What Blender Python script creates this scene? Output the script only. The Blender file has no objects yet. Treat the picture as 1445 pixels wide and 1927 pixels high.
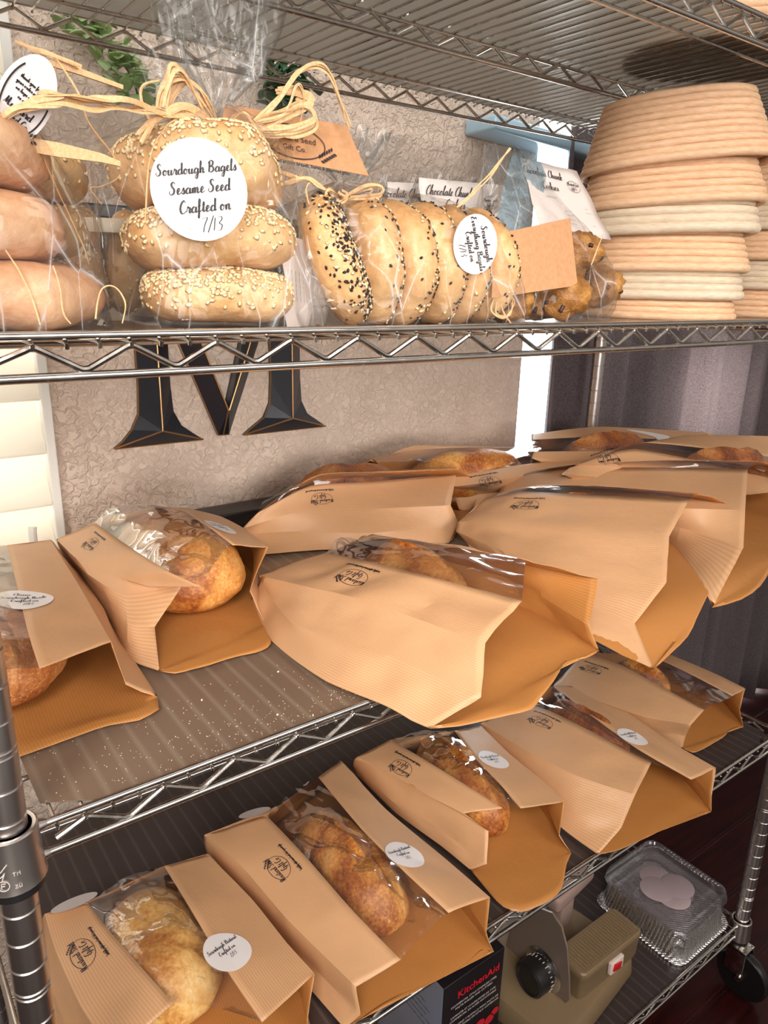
import bpy, bmesh, math, random
from mathutils import Vector, Matrix, noise
import numpy as np
random.seed(7)
S = 0.0254                       # everything is laid out in inches, built in metres
PI = math.pi
scn = bpy.context.scene
col = scn.collection
# ------------------------------------------------------------------ camera
F, YAW, PIT, ROL = 1389.667, math.radians(36.9309), math.radians(17.2408), math.radians(1.4133)
CAM = Vector((-1.9446, -19.1683, 14.6144))
_f = Vector((math.sin(YAW)*math.cos(PIT), math.cos(YAW)*math.cos(PIT), -math.sin(PIT)))
_r0 = Vector((math.cos(YAW), -math.sin(YAW), 0)); _u0 = _r0.cross(_f)
_r = _r0*math.cos(ROL)+_u0*math.sin(ROL); _u = -_r0*math.sin(ROL)+_u0*math.cos(ROL)
cd = bpy.data.cameras.new('camera'); cam = bpy.data.objects.new('camera', cd); col.objects.link(cam)
cam.matrix_world = Matrix(((_r.x, _u.x, -_f.x, CAM.x*S), (_r.y, _u.y, -_f.y, CAM.y*S), (_r.z, _u.z, -_f.z, CAM.z*S), (0, 0, 0, 1)))
cd.sensor_fit = 'VERTICAL'; cd.sensor_height = 36; cd.lens = F/1927*36; cd.clip_start = .01
scn.camera = cam

def at(px, py, v, ax='z'):
    """the point where the sight line of a photograph pixel meets the plane ax = v (inches)"""
    d = _f*F + _r*(px-722.5) - _u*(py-963.5)
    i = 'xyz'.index(ax)
    return CAM + d*((v-CAM[i])/d[i])
def proj(p):
    d = Vector(p)-CAM; z = d.dot(_f)
    return 722.5+F*d.dot(_r)/z, 963.5-F*d.dot(_u)/z

# ------------------------------------------------------------------ object helpers
def tag(o, label=None, cat=None, group=None, kind=None):
    if label: o['label'] = label
    if cat: o['category'] = cat
    if group: o['group'] = group
    if kind: o['kind'] = kind
    return o
def empty(name, loc=(0, 0, 0)):
    o = bpy.data.objects.new(name, None); o.empty_display_size = .02
    o.location = Vector(loc)*S; col.objects.link(o); return o
def setparent(o, p):
    if p is not None:
        bpy.context.view_layer.update() if False else None
        o.parent = p
        o.matrix_parent_inverse = world_of(p).inverted()
def world_of(p):
    m = Matrix.Translation(p.location) @ p.rotation_euler.to_matrix().to_4x4()
    if p.parent: m = world_of(p.parent) @ p.matrix_parent_inverse @ m
    return m
class MB:
    """collects geometry in inches"""
    def __init__(s): s.v = []; s.f = []; s.m = []; s.uv = {}
    def add(s, vs, fs, mi=0, uv=None):
        o = len(s.v); s.v += [tuple(x) for x in vs]
        for f in fs:
            s.f.append(tuple(i+o for i in f)); s.m.append(mi)
        if uv:
            for i, t in enumerate(uv): s.uv[o+i] = t
        return s
    def build(s, name, mat, parent=None, smooth=True, loc=None, sharp=38):
        """loc: local origin in inches (mesh verts are given in world inches)"""
        L = Vector(loc) if loc is not None else Vector((0, 0, 0))
        me = bpy.data.meshes.new(name)
        me.from_pydata([tuple((Vector(v)-L)*S) for v in s.v], [], s.f)
        mats = mat if isinstance(mat, (list, tuple)) else [mat]
        for m in mats: me.materials.append(m)
        if len(mats) > 1: me.polygons.foreach_set('material_index', s.m)
        if smooth: me.polygons.foreach_set('use_smooth', [True]*len(s.f))
        if s.uv:
            ul = me.uv_layers.new(name='UVMap')
            for l in me.loops: ul.data[l.index].uv = s.uv.get(l.vertex_index, (0, 0))
        me.update()
        if smooth and sharp: me.set_sharp_from_angle(angle=math.radians(sharp))
        o = bpy.data.objects.new(name, me); col.objects.link(o)
        o.location = L*S
        if parent is not None: setparent(o, parent)
        return o
    def box(s, c, d, R=None, mi=0, bev=0):
        c = Vector(c); h = Vector(d)/2
        if bev <= 0:
            vs = [Vector((x*h.x, y*h.y, z*h.z)) for x in (-1, 1) for y in (-1, 1) for z in (-1, 1)]
            fs = [(0, 1, 3, 2), (4, 6, 7, 5), (0, 4, 5, 1), (2, 3, 7, 6), (0, 2, 6, 4), (1, 5, 7, 3)]
        else:
            bm = bmesh.new(); bmesh.ops.create_cube(bm, size=1)
            for v in bm.verts: v.co = Vector((v.co.x*d[0], v.co.y*d[1], v.co.z*d[2]))
            bmesh.ops.bevel(bm, geom=bm.edges[:], offset=bev, segments=3, affect='EDGES', profile=.5)
            bm.verts.index_update()
            vs = [v.co.copy() for v in bm.verts]; fs = [tuple(v.index for v in f.verts) for f in bm.faces]; bm.free()
        if R is not None: vs = [R @ v for v in vs]
        return s.add([v+c for v in vs], fs, mi)
    def tube(s, pts, r, n=8, cap=True, mi=0, flat=1.0, closed=False):
        pts = [Vector(p) for p in pts]
        N = len(pts); rs = r if isinstance(r, (list, tuple)) else [r]*N
        vs = []; prev = None
        for i, p in enumerate(pts):
            if closed: t = pts[(i+1) % N]-pts[i-1]
            else: t = pts[min(i+1, N-1)]-pts[max(i-1, 0)]
            if t.length < 1e-9: t = Vector((0, 0, 1))
            t.normalize()
            if prev is None:
                a = Vector((0, 0, 1)) if abs(t.z) < .9 else Vector((1, 0, 0))
                nrm = (a - t*a.dot(t)).normalized()
            else:
                nrm = prev - t*prev.dot(t)
                nrm = nrm.normalized() if nrm.length > 1e-6 else Vector((1, 0, 0))
            prev = nrm; b = t.cross(nrm)
            for k in range(n):
                a = 2*PI*k/n
                vs.append(p + nrm*(math.cos(a)*rs[i]) + b*(math.sin(a)*rs[i]*flat))
        fs = []
        M = N if closed else N-1
        for i in range(M):
            for k in range(n):
                j = (i+1) % N
                fs.append((i*n+k, i*n+(k+1) % n, j*n+(k+1) % n, j*n+k))
        if cap and not closed:
            fs.append(tuple(range(n-1, -1, -1))); fs.append(tuple((N-1)*n+k for k in range(n)))
        return s.add(vs, fs, mi)
    def lathe(s, prof, c=(0, 0, 0), n=24, mi=0, R=None):
        c = Vector(c); vs = []; fs = []
        for (r, z) in prof:
            for k in range(n):
                a = 2*PI*k/n; v = Vector((r*math.cos(a), r*math.sin(a), z))
                if R is not None: v = R @ v
                vs.append(v+c)
        for i in range(len(prof)-1):
            for k in range(n):
                fs.append((i*n+k, i*n+(k+1) % n, (i+1)*n+(k+1) % n, (i+1)*n+k))
        if prof[0][0] > 1e-4: fs.append(tuple(range(n-1, -1, -1)))
        if prof[-1][0] > 1e-4: fs.append(tuple((len(prof)-1)*n+k for k in range(n)))
        return s.add(vs, fs, mi)
    def grid(s, P, mi=0, uv=None, close=False):
        """P: rows of points"""
        nr, nc = len(P), len(P[0]); vs = [p for row in P for p in row]; fs = []
        for i in range(nr-1):
            for j in range(nc-1 if not close else nc):
                k = (j+1) % nc
                fs.append((i*nc+j, i*nc+k, (i+1)*nc+k, (i+1)*nc+j))
        return s.add(vs, fs, mi, uv)

def catmull(pts, n=8, closed=False):
    pts = [Vector(p) for p in pts]; out = []; N = len(pts)
    rng = range(N if closed else N-1)
    for i in rng:
        if closed: p0, p1, p2, p3 = pts[i-1], pts[i], pts[(i+1) % N], pts[(i+2) % N]
        else: p0, p1, p2, p3 = pts[max(i-1, 0)], pts[i], pts[i+1], pts[min(i+2, N-1)]
        for k in range(n):
            t = k/n; t2, t3 = t*t, t*t*t
            out.append(.5*((2*p1)+(-p0+p2)*t+(2*p0-5*p1+4*p2-p3)*t2+(-p0+3*p1-3*p2+p3)*t3))
    if not closed: out.append(pts[-1].copy())
    return out

# ------------------------------------------------------------------ materials
def srgb(r, g, b):
    f = lambda c: (c/255/12.92) if c/255 <= .04045 else ((c/255+.055)/1.055)**2.4
    return (f(r), f(g), f(b), 1)
class NT:
    def __init__(s, name):
        s.m = bpy.data.materials.new(name); s.m.use_nodes = True; s.n = s.m.node_tree.nodes; s.l = s.m.node_tree.links
        s.n.clear(); s.out = s.n.new('ShaderNodeOutputMaterial')
    def new(s, t, **k):
        n = s.n.new(t)
        for a, b in k.items():
            if a.startswith('i_'): n.inputs[a[2:].replace('_', ' ')].default_value = b
            else: setattr(n, a, b)
        return n
    def link(s, a, b): s.l.new(a, b)
    def pbsdf(s, color=None, rough=.5, metal=0, **k):
        p = s.new('ShaderNodeBsdfPrincipled'); p.inputs['Roughness'].default_value = rough; p.inputs['Metallic'].default_value = metal
        if color is not None: p.inputs['Base Color'].default_value = color
        for a, b in k.items(): p.inputs[a.replace('_', ' ')].default_value = b
        return p
    def coord(s, which='Object', scale=1):
        t = s.new('ShaderNodeTexCoord'); mp = s.new('ShaderNodeMapping')
        sc = scale if isinstance(scale, (tuple, list)) else (scale,)*3
        mp.inputs['Scale'].default_value = sc
        s.link(t.outputs[which], mp.inputs['Vector']); return mp.outputs['Vector']
    def noise(s, vec, scale=5, detail=3, rough=.55, dist=0):
        n = s.new('ShaderNodeTexNoise'); n.inputs['Scale'].default_value = scale; n.inputs['Detail'].default_value = detail
        n.inputs['Roughness'].default_value = rough; n.inputs['Distortion'].default_value = dist
        if vec is not None: s.link(vec, n.inputs['Vector'])
        return n.outputs['Fac']
    def ramp(s, fac, stops):
        r = s.new('ShaderNodeValToRGB'); e = r.color_ramp.elements
        while len(e) < len(stops): e.new(.5)
        for i, (p, c) in enumerate(stops): e[i].position = p; e[i].color = c
        s.link(fac, r.inputs['Fac']); return r.outputs['Color']
    def bump(s, h, strength=.3, dist=.001, normal=None):
        b = s.new('ShaderNodeBump'); b.inputs['Strength'].default_value = strength; b.inputs['Distance'].default_value = dist
        s.link(h, b.inputs['Height'])
        if normal is not None: s.link(normal, b.inputs['Normal'])
        return b.outputs['Normal']
    def mixc(s, fac, a, b, mode='MIX'):
        m = s.new('ShaderNodeMix', data_type='RGBA', blend_type=mode)
        for sock, v in ((m.inputs[0], fac), (m.inputs[6], a), (m.inputs[7], b)):
            if isinstance(v, (int, float)) or isinstance(v, tuple): sock.default_value = v
            else: s.link(v, sock)
        return m.outputs[2]
    def math(s, op, a, b=None):
        m = s.new('ShaderNodeMath', operation=op)
        for i, v in enumerate((a, b)):
            if v is None: continue
            if isinstance(v, (int, float)): m.inputs[i].default_value = v
            else: s.link(v, m.inputs[i])
        return m.outputs[0]
    def mixs(s, fac, a, b):
        m = s.new('ShaderNodeMixShader')
        if isinstance(fac, (int, float)): m.inputs[0].default_value = fac
        else: s.link(fac, m.inputs[0])
        s.link(a, m.inputs[1]); s.link(b, m.inputs[2]); return m.outputs[0]
    def done(s, sh): s.link(sh, s.out.inputs['Surface']); return s.m
def simple(name, color, rough=.5, metal=0, **k):
    t = NT(name); return t.done(t.pbsdf(color, rough, metal, **k).outputs[0])
M = {}
def kraft(name, base, rough=.45, sheen=0.0, transl=.12):
    t = NT(name); uv = t.coord('UV', 1)
    sx = t.new('ShaderNodeSeparateXYZ'); t.link(uv, sx.inputs[0])
    w = t.math('SINE', t.math('MULTIPLY', sx.outputs['X'], 2*PI/.115))
    w = t.math('MULTIPLY', t.math('ADD', w, 1.0), .5)
    ob = t.coord('Object', 1)
    n = t.noise(ob, 28, 3); n2 = t.noise(ob, 700, 2)
    c1 = t.mixc(w, tuple(x*1.04 for x in base[:3])+(1,), tuple(x*y for x, y in zip(base[:3], (.90, .84, .76)))+(1,))
    c2 = t.mixc(t.math('MULTIPLY', n, .28), c1, tuple(x*.72 for x in base[:3])+(1,))
    p = t.pbsdf(None, rough); t.link(c2, p.inputs['Base Color'])
    h = t.math('ADD', t.math('MULTIPLY', n, 1.0), t.math('MULTIPLY', n2, .06))
    t.link(t.bump(h, .35, .004), p.inputs['Normal'])
    tr = t.new('ShaderNodeBsdfTranslucent'); t.link(c2, tr.inputs['Color'])
    return t.done(t.mixs(transl, p.outputs[0], tr.outputs[0]))
M['kraft'] = kraft('kraft_paper', (.745, .43, .228))
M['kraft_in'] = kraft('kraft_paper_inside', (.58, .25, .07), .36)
def film(name, tint=(1, 1, 1), gl=.10, rough=.06, bump=.5, haze=.05, sc=60, fr=.38, crease_glint=0, dcol=(.9, .9, .9)):
    t = NT(name); ob = t.coord('Object', 1)
    n = t.noise(ob, sc, 2, .5, .8)
    v = t.new('ShaderNodeTexVoronoi', feature='DISTANCE_TO_EDGE'); v.inputs['Scale'].default_value = sc*.55; t.link(ob, v.inputs['Vector'])
    h = t.math('ADD', n, t.math('MULTIPLY', t.math('MINIMUM', v.outputs['Distance'], .12), 2.0))
    nr = t.bump(h, bump, .006)
    tr = t.new('ShaderNodeBsdfTransparent'); tr.inputs['Color'].default_value = (*tint, 1)
    g = t.new('ShaderNodeBsdfGlossy'); g.inputs['Roughness'].default_value = rough; t.link(nr, g.inputs['Normal'])
    d = t.new('ShaderNodeBsdfDiffuse'); d.inputs['Color'].default_value = (*dcol, 1); t.link(nr, d.inputs['Normal'])
    lw = t.new('ShaderNodeLayerWeight'); lw.inputs['Blend'].default_value = .25; t.link(nr, lw.inputs['Normal'])
    fac = t.math('MINIMUM', t.math('ADD', t.math('MULTIPLY', lw.outputs['Fresnel'], fr), gl), .9)
    hz = haze
    if crease_glint:  # white lines painted in as highlights along the film's creases
        v2 = t.new('ShaderNodeTexVoronoi', feature='DISTANCE_TO_EDGE'); v2.inputs['Scale'].default_value = 30; v2.inputs['Randomness'].default_value = 1
        t.link(t.coord('Object', (1, 1, .3)), v2.inputs['Vector'])
        hz = t.math('ADD', t.ramp(v2.outputs['Distance'], [(0, (crease_glint,)*3+(1,)), (.010, (crease_glint*.25,)*3+(1,)), (.03, (0, 0, 0, 1))]), haze)
        hz = t.math('MULTIPLY', hz, t.ramp(t.noise(ob, 14, 2), [(.38, (.12, .12, .12, 1)), (.62, (1, 1, 1, 1))]))
    a = t.mixs(hz, tr.outputs[0], d.outputs[0])
    return t.done(t.mixs(fac, a, g.outputs[0]))
M['film'] = film('clear_window_film', (.97, .95, .92), .06, .05, .18, .02, 16)
M['cello'] = film('clear_cellophane', (.99, .99, .985), .015, .07, .8, .03, 30, .36, .42)
M['cello_blue'] = film('blue_glow_tint_cellophane', (.80, .92, .99), .08, .08, .5, .38, 45, .4, .5, (.52, .78, .95))  # blue window glow is painted into the tint and haze colour
t = NT('chrome_steel'); ob = t.coord('Object', 1); p = t.pbsdf((.60, .56, .52, 1), .2, 1)
t.link(t.ramp(t.noise(ob, 60, 2), [(.3, (.16, .16, .16, 1)), (.7, (.30, .30, .30, 1))]), p.inputs['Roughness']); M['steel'] = t.done(p.outputs[0])
M['steel_post'] = simple('chrome_post_steel', (.66, .60, .57, 1), .33, 1)
M['black_plastic'] = simple('black_plastic', srgb(28, 26, 27), .35)
M['white_print'] = simple('white_stamp_on_steel', srgb(215, 205, 200), .5)
t = NT('shelf_liner_plastic'); ob = t.coord('Object', 1)
n = t.noise(ob, 3.5, 2)
geo = t.new('ShaderNodeNewGeometry'); sx = t.new('ShaderNodeSeparateXYZ'); t.link(geo.outputs['Position'], sx.inputs[0])
ph = t.math('FRACT', t.math('ADD', t.math('DIVIDE', t.math('SUBTRACT', sx.outputs['X'], 1.2014*S), .7755*S), .5))
dd = t.math('ABSOLUTE', t.math('SUBTRACT', ph, .5))            # 0 where the sheet rests on a wire
rg = t.ramp(dd, [(.0, (1, 1, 1, 1)), (.06, (.6, .6, .6, 1)), (.20, (0, 0, 0, 1))])
p = t.pbsdf(None, .26, 0); base = t.ramp(n, [(.3, srgb(134, 110, 92)), (.7, srgb(154, 128, 108))])
t.link(t.mixc(t.math('MULTIPLY', rg, .34), base, srgb(188, 172, 152)), p.inputs['Base Color'])
t.link(t.bump(rg, .25, .0006, t.bump(t.noise(ob, 200, 2), .05, .001)), p.inputs['Normal'])
tr = t.new('ShaderNodeBsdfTransparent'); tr.inputs['Color'].default_value = (.7, .66, .62, 1)
M['liner'] = t.done(t.mixs(.8, tr.outputs[0], p.outputs[0]))
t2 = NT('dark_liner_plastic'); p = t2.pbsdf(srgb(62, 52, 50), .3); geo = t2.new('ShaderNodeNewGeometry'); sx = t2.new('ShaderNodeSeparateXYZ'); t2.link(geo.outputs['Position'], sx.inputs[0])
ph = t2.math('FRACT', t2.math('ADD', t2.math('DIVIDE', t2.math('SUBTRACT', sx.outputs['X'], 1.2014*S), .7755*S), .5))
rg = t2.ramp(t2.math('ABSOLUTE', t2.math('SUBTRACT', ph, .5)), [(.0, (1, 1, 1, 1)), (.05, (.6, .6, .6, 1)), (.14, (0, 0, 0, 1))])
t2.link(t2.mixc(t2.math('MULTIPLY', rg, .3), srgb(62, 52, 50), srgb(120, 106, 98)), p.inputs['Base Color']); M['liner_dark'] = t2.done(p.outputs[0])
# stucco wall
t = NT('stucco_wall'); ob = t.coord('Object', 1)
n1 = t.noise(ob, 85, 3, .6, .8); n2 = t.noise(ob, 16, 2)
v = t.new('ShaderNodeTexVoronoi', feature='SMOOTH_F1'); v.inputs['Scale'].default_value = 95
mx = t.new('ShaderNodeVectorMath', operation='ADD'); t.link(ob, mx.inputs[0])
nn = t.new('ShaderNodeTexNoise'); nn.inputs['Scale'].default_value = 40; t.link(ob, nn.inputs['Vector'])
sc_ = t.new('ShaderNodeVectorMath', operation='SCALE'); sc_.inputs['Scale'].default_value = .02; t.link(nn.outputs['Color'], sc_.inputs[0]); t.link(sc_.outputs[0], mx.inputs[1]); t.link(mx.outputs[0], v.inputs['Vector'])
hh = t.math('ADD', t.ramp(n1, [(.42, (0, 0, 0, 1)), (.58, (1, 1, 1, 1))]), t.math('MULTIPLY', v.outputs['Distance'], .8))
p = t.pbsdf(None, .72); t.link(t.ramp(n2, [(.3, srgb(224, 202, 184)), (.7, srgb(233, 212, 194))]), p.inputs['Base Color'])
t.link(t.bump(hh, .8, .003), p.inputs['Normal']); M['wall'] = t.done(p.outputs[0])
# dark floor
t = NT('dark_wood_floor'); ob = t.coord('Object', 1)
n = t.noise(t.coord('Object', (2, 26, 1)), 3, 4)
p = t.pbsdf(None, .28); t.link(t.ramp(n, [(.3, srgb(34, 8, 10)), (.7, srgb(60, 18, 16))]), p.inputs['Base Color'])
w = t.new('ShaderNodeTexBrick'); w.inputs['Scale'].default_value = 1; w.inputs['Mortar Size'].default_value = .004; w.inputs['Brick Width'].default_value = 1.1; w.inputs['Row Height'].default_value = .12
t.link(ob, w.inputs['Vector']); t.link(t.bump(w.outputs['Fac'], .5, -.002), p.inputs['Normal']); M['floor'] = t.done(p.outputs[0])
# curtain
t = NT('grey_curtain_cloth'); ob = t.coord('Object', (1, 1, .12)); ob2 = t.coord('Object', 1)
p = t.pbsdf(None, .85); c = t.ramp(t.noise(ob2, 350, 3), [(.3, srgb(92, 82, 86)), (.7, srgb(134, 121, 122))])
t.link(c, p.inputs['Base Color']); t.link(t.bump(t.noise(ob2, 900, 2), .4, .001), p.inputs['Normal'])
trl = t.new('ShaderNodeBsdfTranslucent'); t.link(c, trl.inputs['Color']); M['curtain'] = t.done(t.mixs(.06, p.outputs[0], trl.outputs[0]))
t = NT('overhead_liner_plastic'); p = t.pbsdf(srgb(178, 172, 164), .3)
tl = t.new('ShaderNodeBsdfTranslucent'); tl.inputs['Color'].default_value = srgb(210, 206, 198); M['liner_top'] = t.done(t.mixs(.55, p.outputs[0], tl.outputs[0]))
M['white_paint'] = simple('white_painted_wood', srgb(240, 238, 230), .45)
M['sticker'] = simple('white_sticker_paper', srgb(236, 228, 226), .42)
M['ink'] = simple('dark_ink', srgb(38, 32, 38), .5)
M['navy'] = simple('navy_ink', srgb(24, 28, 52), .5)
def emis(name, color, st):
    t = NT(name); e = t.new('ShaderNodeEmission'); e.inputs['Color'].default_value = color; e.inputs['Strength'].default_value = st
    return t.done(e.outputs[0])
def crust(name, stops, sc=18, spec=True):
    t = NT(name); ob = t.coord('Object', 1)
    big = t.noise(ob, sc, 4, .6, .6); fine = t.noise(ob, sc*14, 3, .6)
    f = t.math('ADD', t.math('MULTIPLY', big, .70), t.math('MULTIPLY', fine, .30))
    c = t.ramp(f, stops)
    if spec:
        sp = t.ramp(t.noise(ob, sc*26, 2, .6), [(.60, (0, 0, 0, 1)), (.70, (1, 1, 1, 1))])
        fl = t.ramp(t.noise(ob, sc*.7, 2), [(.42, (0, 0, 0, 1)), (.62, (1, 1, 1, 1))])
        m = t.math('MULTIPLY', t.math('MULTIPLY', sp, fl), .55)
        c = t.mixc(m, c, srgb(232, 206, 160))
    p = t.pbsdf(None, .42); t.link(c, p.inputs['Base Color'])
    p.inputs['Subsurface Weight'].default_value = .0
    t.link(t.bump(t.math('ADD', fine, t.math('MULTIPLY', big, .6)), .7, .0016), p.inputs['Normal'])
    return t.done(p.outputs[0])
M['crust'] = crust('golden_brown_crust', [(.30, srgb(92, 42, 16)), (.42, srgb(160, 88, 34)), (.53, srgb(204, 138, 66)), (.66, srgb(232, 182, 112))])
M['crust_dark'] = crust('dark_brown_crust', [(.32, srgb(78, 32, 14)), (.43, srgb(136, 70, 32)), (.55, srgb(184, 112, 56)), (.68, srgb(220, 166, 104))])
M['crust_pale'] = crust('pale_golden_crust', [(.28, srgb(120, 62, 22)), (.40, srgb(184, 118, 50)), (.52, srgb(224, 172, 98)), (.66, srgb(240, 208, 146))], 14)
# ------------------------------------------------------------------ wire rack
D, L = 18.97, 47.91
Z1, Z2, Z3, Z4, Z5 = 25.51, 13.22, 0.0, -14.96, -31.86
FLOOR = -38.2
W0, DW = 1.2014, .7755                                # first deck wire and wire pitch
rack = empty('wire_shelving_rack', (L/2, D/2, FLOOR))
tag(rack, 'chrome wire shelving rack on casters holding all the bread', 'shelving rack')
def post(x, y, top=44):
    b = MB(); prof = []
    z = FLOOR+4.9; prof.append((.0, z)); prof.append((.5, z))
    k = 0
    while z < top:
        z += 1.0; k += 1
        prof += [(.5, z-.07), (.465, z-.035), (.465, z+.0), (.5, z+.035)]
        if k % 8 == 4: prof += [(.5, z+.10), (.465, z+.135), (.465, z+.165), (.5, z+.20)]
    prof.append((.5, top)); prof.append((0, top))
    b.lathe(prof, (x, y, 0), 28)
    o = b.build('post', M['steel_post'], rack, loc=(x, y, FLOOR+4.9)); return o
HR = .98                                              # gap between the top and bottom rods
def truss(b, p0, p1, n0, pitch, r=.086, cnt=20, first_stub=True):
    """zigzag wire between two corners; n0 first upper node distance, pitch node pitch"""
    p0 = Vector(p0); d = Vector(p1)-p0; Ln = d.length; d.normalize()
    pts = []; x = n0
    zt, zb = -.27, -HR+.15
    def P(x, z): return p0+d*x+Vector((0, 0, z))
    pts.append(P(x-pitch*.36, -.60))
    rr = .16
    while x < Ln-.8:
        for (xx, zz, sg) in ((x, zt, 1), (x+pitch/2, zb, -1)):
            if xx > Ln-.9: break
            k = (zt-zb)/(pitch/2)
            pts += [P(xx-rr, zz-sg*k*rr*.72), P(xx-rr*.4, zz-sg*k*rr*.16), P(xx+rr*.4, zz-sg*k*rr*.16), P(xx+rr, zz-sg*k*rr*.72)]
        x += pitch
    b.tube(pts, r, 8)
def shelf(z):
    b = MB(); c = .78
    R1 = .12
    for (y, low, yo) in ((0, True, 0), (D, True, 0), (D/2, True, 0)):
        b.tube([(c if y != D/2 else .05, y, z if y != D/2 else z-.3), (L-c if y != D/2 else L-.05, y, z if y != D/2 else z-.3)], R1 if y != D/2 else .09, 10)
        b.tube([(c if y != D/2 else .05, y, z-HR), (L-c if y != D/2 else L-.05, y, z-HR)], R1, 10)
        truss(b, (0, y, z), (L, y, z), W0+DW, DW*3)
    for y in (2.78, D-2.0): b.tube([(.1, y, z-.26), (L-.1, y, z-.26)], .09, 8)
    for x in (0, L):
        b.tube([(x, c, z), (x, D-c, z)], R1, 10); b.tube([(x, c, z-HR), (x, D-c, z-HR)], R1, 10)
        truss(b, (x, 0, z), (x, D, z), 2.0, 2.3)
    fr = b.build('shelf', M['steel'], rack, loc=(0, 0, z))
    w = MB(); k = 0
    while W0+k*DW < L-.9:
        x = W0+k*DW
        w.tube([(x, -.05, z-.30), (x, -.10, z-.21), (x, .05, z-.165), (x, .4, z-.15), (x, D-.4, z-.15), (x, D+.05, z-.2), (x, D+.06, z-.3)], .058, 6)
        k += 1
    w.build('deck_wires', M['steel'], fr, loc=(0, 0, z))
    for (x, y) in ((0, 0), (L, 0), (0, D), (L, D)):
        cb = MB()
        cb.lathe([(.60, z+.32), (.69, z+.34), (.74, z+.30), (.80, z-1.02), (.84, z-1.28), (.78, z-1.32), (.66, z-1.30), (.56, z-.1), (.60, z+.32)], (x, y, 0), 28)
        sx, sy = (1 if x == 0 else -1), (1 if y == 0 else -1)
        for zz in (z, z-HR):
            cb.tube([(x+sx*.70, y, zz), (x+sx*.95, y, zz)], [.20, .12], 10)
            cb.tube([(x, y+sy*.70, zz), (x, y+sy*.95, zz)], [.20, .12], 10)
        co = cb.build('corner_collar', M['steel_post'], fr, loc=(x, y, z))
        sl = MB(); sl.lathe([(.50, z+.24), (.585, z+.26), (.60, z+.1), (.73, z-1.2), (.76, z-1.58), (.52, z-1.66), (.50, z+.24)], (x, y, 0), 24)
        sl.build('sleeve', M['black_plastic'], fr, loc=(x, y, z))['label'] = 'black plastic sleeve'
    return fr
shelves = [shelf(z) for z in (Z1, Z2, Z3, Z4, Z5)]
for (x, y) in ((0, 0), (L, 0), (0, D), (L, D)):
    post(x, y)
    b = MB(); zt = FLOOR+4.9
    b.lathe([(0, zt+.2), (.42, zt+.2), (.42, zt-.1), (.8, zt-.15), (.8, zt-.4), (.62, zt-.5), (.62, zt-.62), (0, zt-.62)], (x, y, 0), 20)
    # swivel fork
    for s in (-.62, .62):
        b.box((x+s, y-.35, zt-1.6), (.10, 1.5, 2.3), bev=.04)
    b.box((x, y-.2, zt-.62), (1.34, 1.7, .14), bev=.05)
    ca = b.build('caster', M['steel'], rack, loc=(x, y, zt))
    R90 = Matrix.Rotation(PI/2, 3, 'Y')
    w = MB(); zc = FLOOR+2.0
    w.lathe([(0, -.42), (1.2, -.42), (1.9, -.38), (2.0, -.25), (2.0, .25), (1.9, .38), (1.2, .42), (0, .42)], (x, y-.9, zc), 32, R=R90)
    w.build('wheel', M['black_plastic'], ca, loc=(x, y-.9, zc))['label'] = 'black rubber wheel'
    w = MB(); w.lathe([(0, -.8), (.25, -.8), (.25, .8), (0, .8)], (x, y-.9, zc), 12, R=R90); w.build('axle', M['steel'], ca)
# liners: clear grey plastic sheets lying on the wires, corners cut off
_b = MB()
def on_collar(pts, s0, z0, r=.012):
    vs = []
    for (u_, v_) in pts:
        a_ = (s0+u_)/.81; rr = .775+(-(z0+v_)-.3)*.062
        vs.append((rr*math.sin(a_)+.0, -rr*math.cos(a_), z0+v_))
    _b.tube(vs, r, 4)
on_collar([(.15*math.cos(2*PI*k/24), .15*math.sin(2*PI*k/24)) for k in range(25)], -.40, -.92)
on_collar([(-.05, -.08), (-.05, .08), (.06, .08)], -.40, -.92); on_collar([(-.05, .0), (.04, .0)], -.40, -.92)
on_collar([(-.18, -.10), (.0, .02), (.16, .22)], -.42, -.50, .016); on_collar([(-.14, -.22), (.02, -.12), (.08, -.02), (.0, -.26)], -.42, -.50, .016)
for k_, ch_ in enumerate((((0, .05), (.07, .05), (.035, .05), (.035, -.05)), ((0, -.05), (0, .05), (.035, .0), (.07, .05), (.07, -.05)))): on_collar(ch_, -.14+.11*k_, -.62, .009)
for k_, ch_ in enumerate((((0, .05), (.06, .04), (0, -.05), (.07, -.05)), ((0, -.05), (0, .05), (.06, .05), (.06, -.05), (0, -.05)))): on_collar(ch_, -.12+.1*k_, -1.0, .009)
_b.build('collar_stamp', M['white_print'], rack, loc=(0, 0, 0))
def liner(z, label, mat='liner', x0=1.0, x1=L-.9, y0=-.0, y1=D-.1, cut=1.7, front=.12):
    y0 = front
    cutl = [(x0+cut, y0), (x1-cut, y0), (x1, y0+cut*.55), (x1, y1-cut), (x1-cut, y1), (x0+cut, y1), (x0, y1-cut), (x0, y0+cut*.55)]
    b = MB(); n = len(cutl); t = .035; zz = z-.085
    b.add([(x, y, zz) for x, y in cutl]+[(x, y, zz+t) for x, y in cutl],
          [tuple(range(n-1, -1, -1)), tuple(range(n, 2*n))]+[(i, (i+1) % n, n+(i+1) % n, n+i) for i in range(n)])
    o = b.build('shelf_liner', M[mat], smooth=False, loc=((x0+x1)/2, D/2, zz))
    return tag(o, label, 'shelf liner', 'plastic shelf liners on the wire shelves')
liner(Z1, 'clear grey plastic liner on the top shelf overhead, seen through its wires', 'liner_top')
liner(Z2, 'plastic liner on the eye level shelf under the bagels and baskets')
liner(Z3, 'grey plastic liner dusted with flour under the wide bread bags')
liner(Z4, 'dark plastic liner on the shelf under the long bread bags', 'liner_dark')
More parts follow.
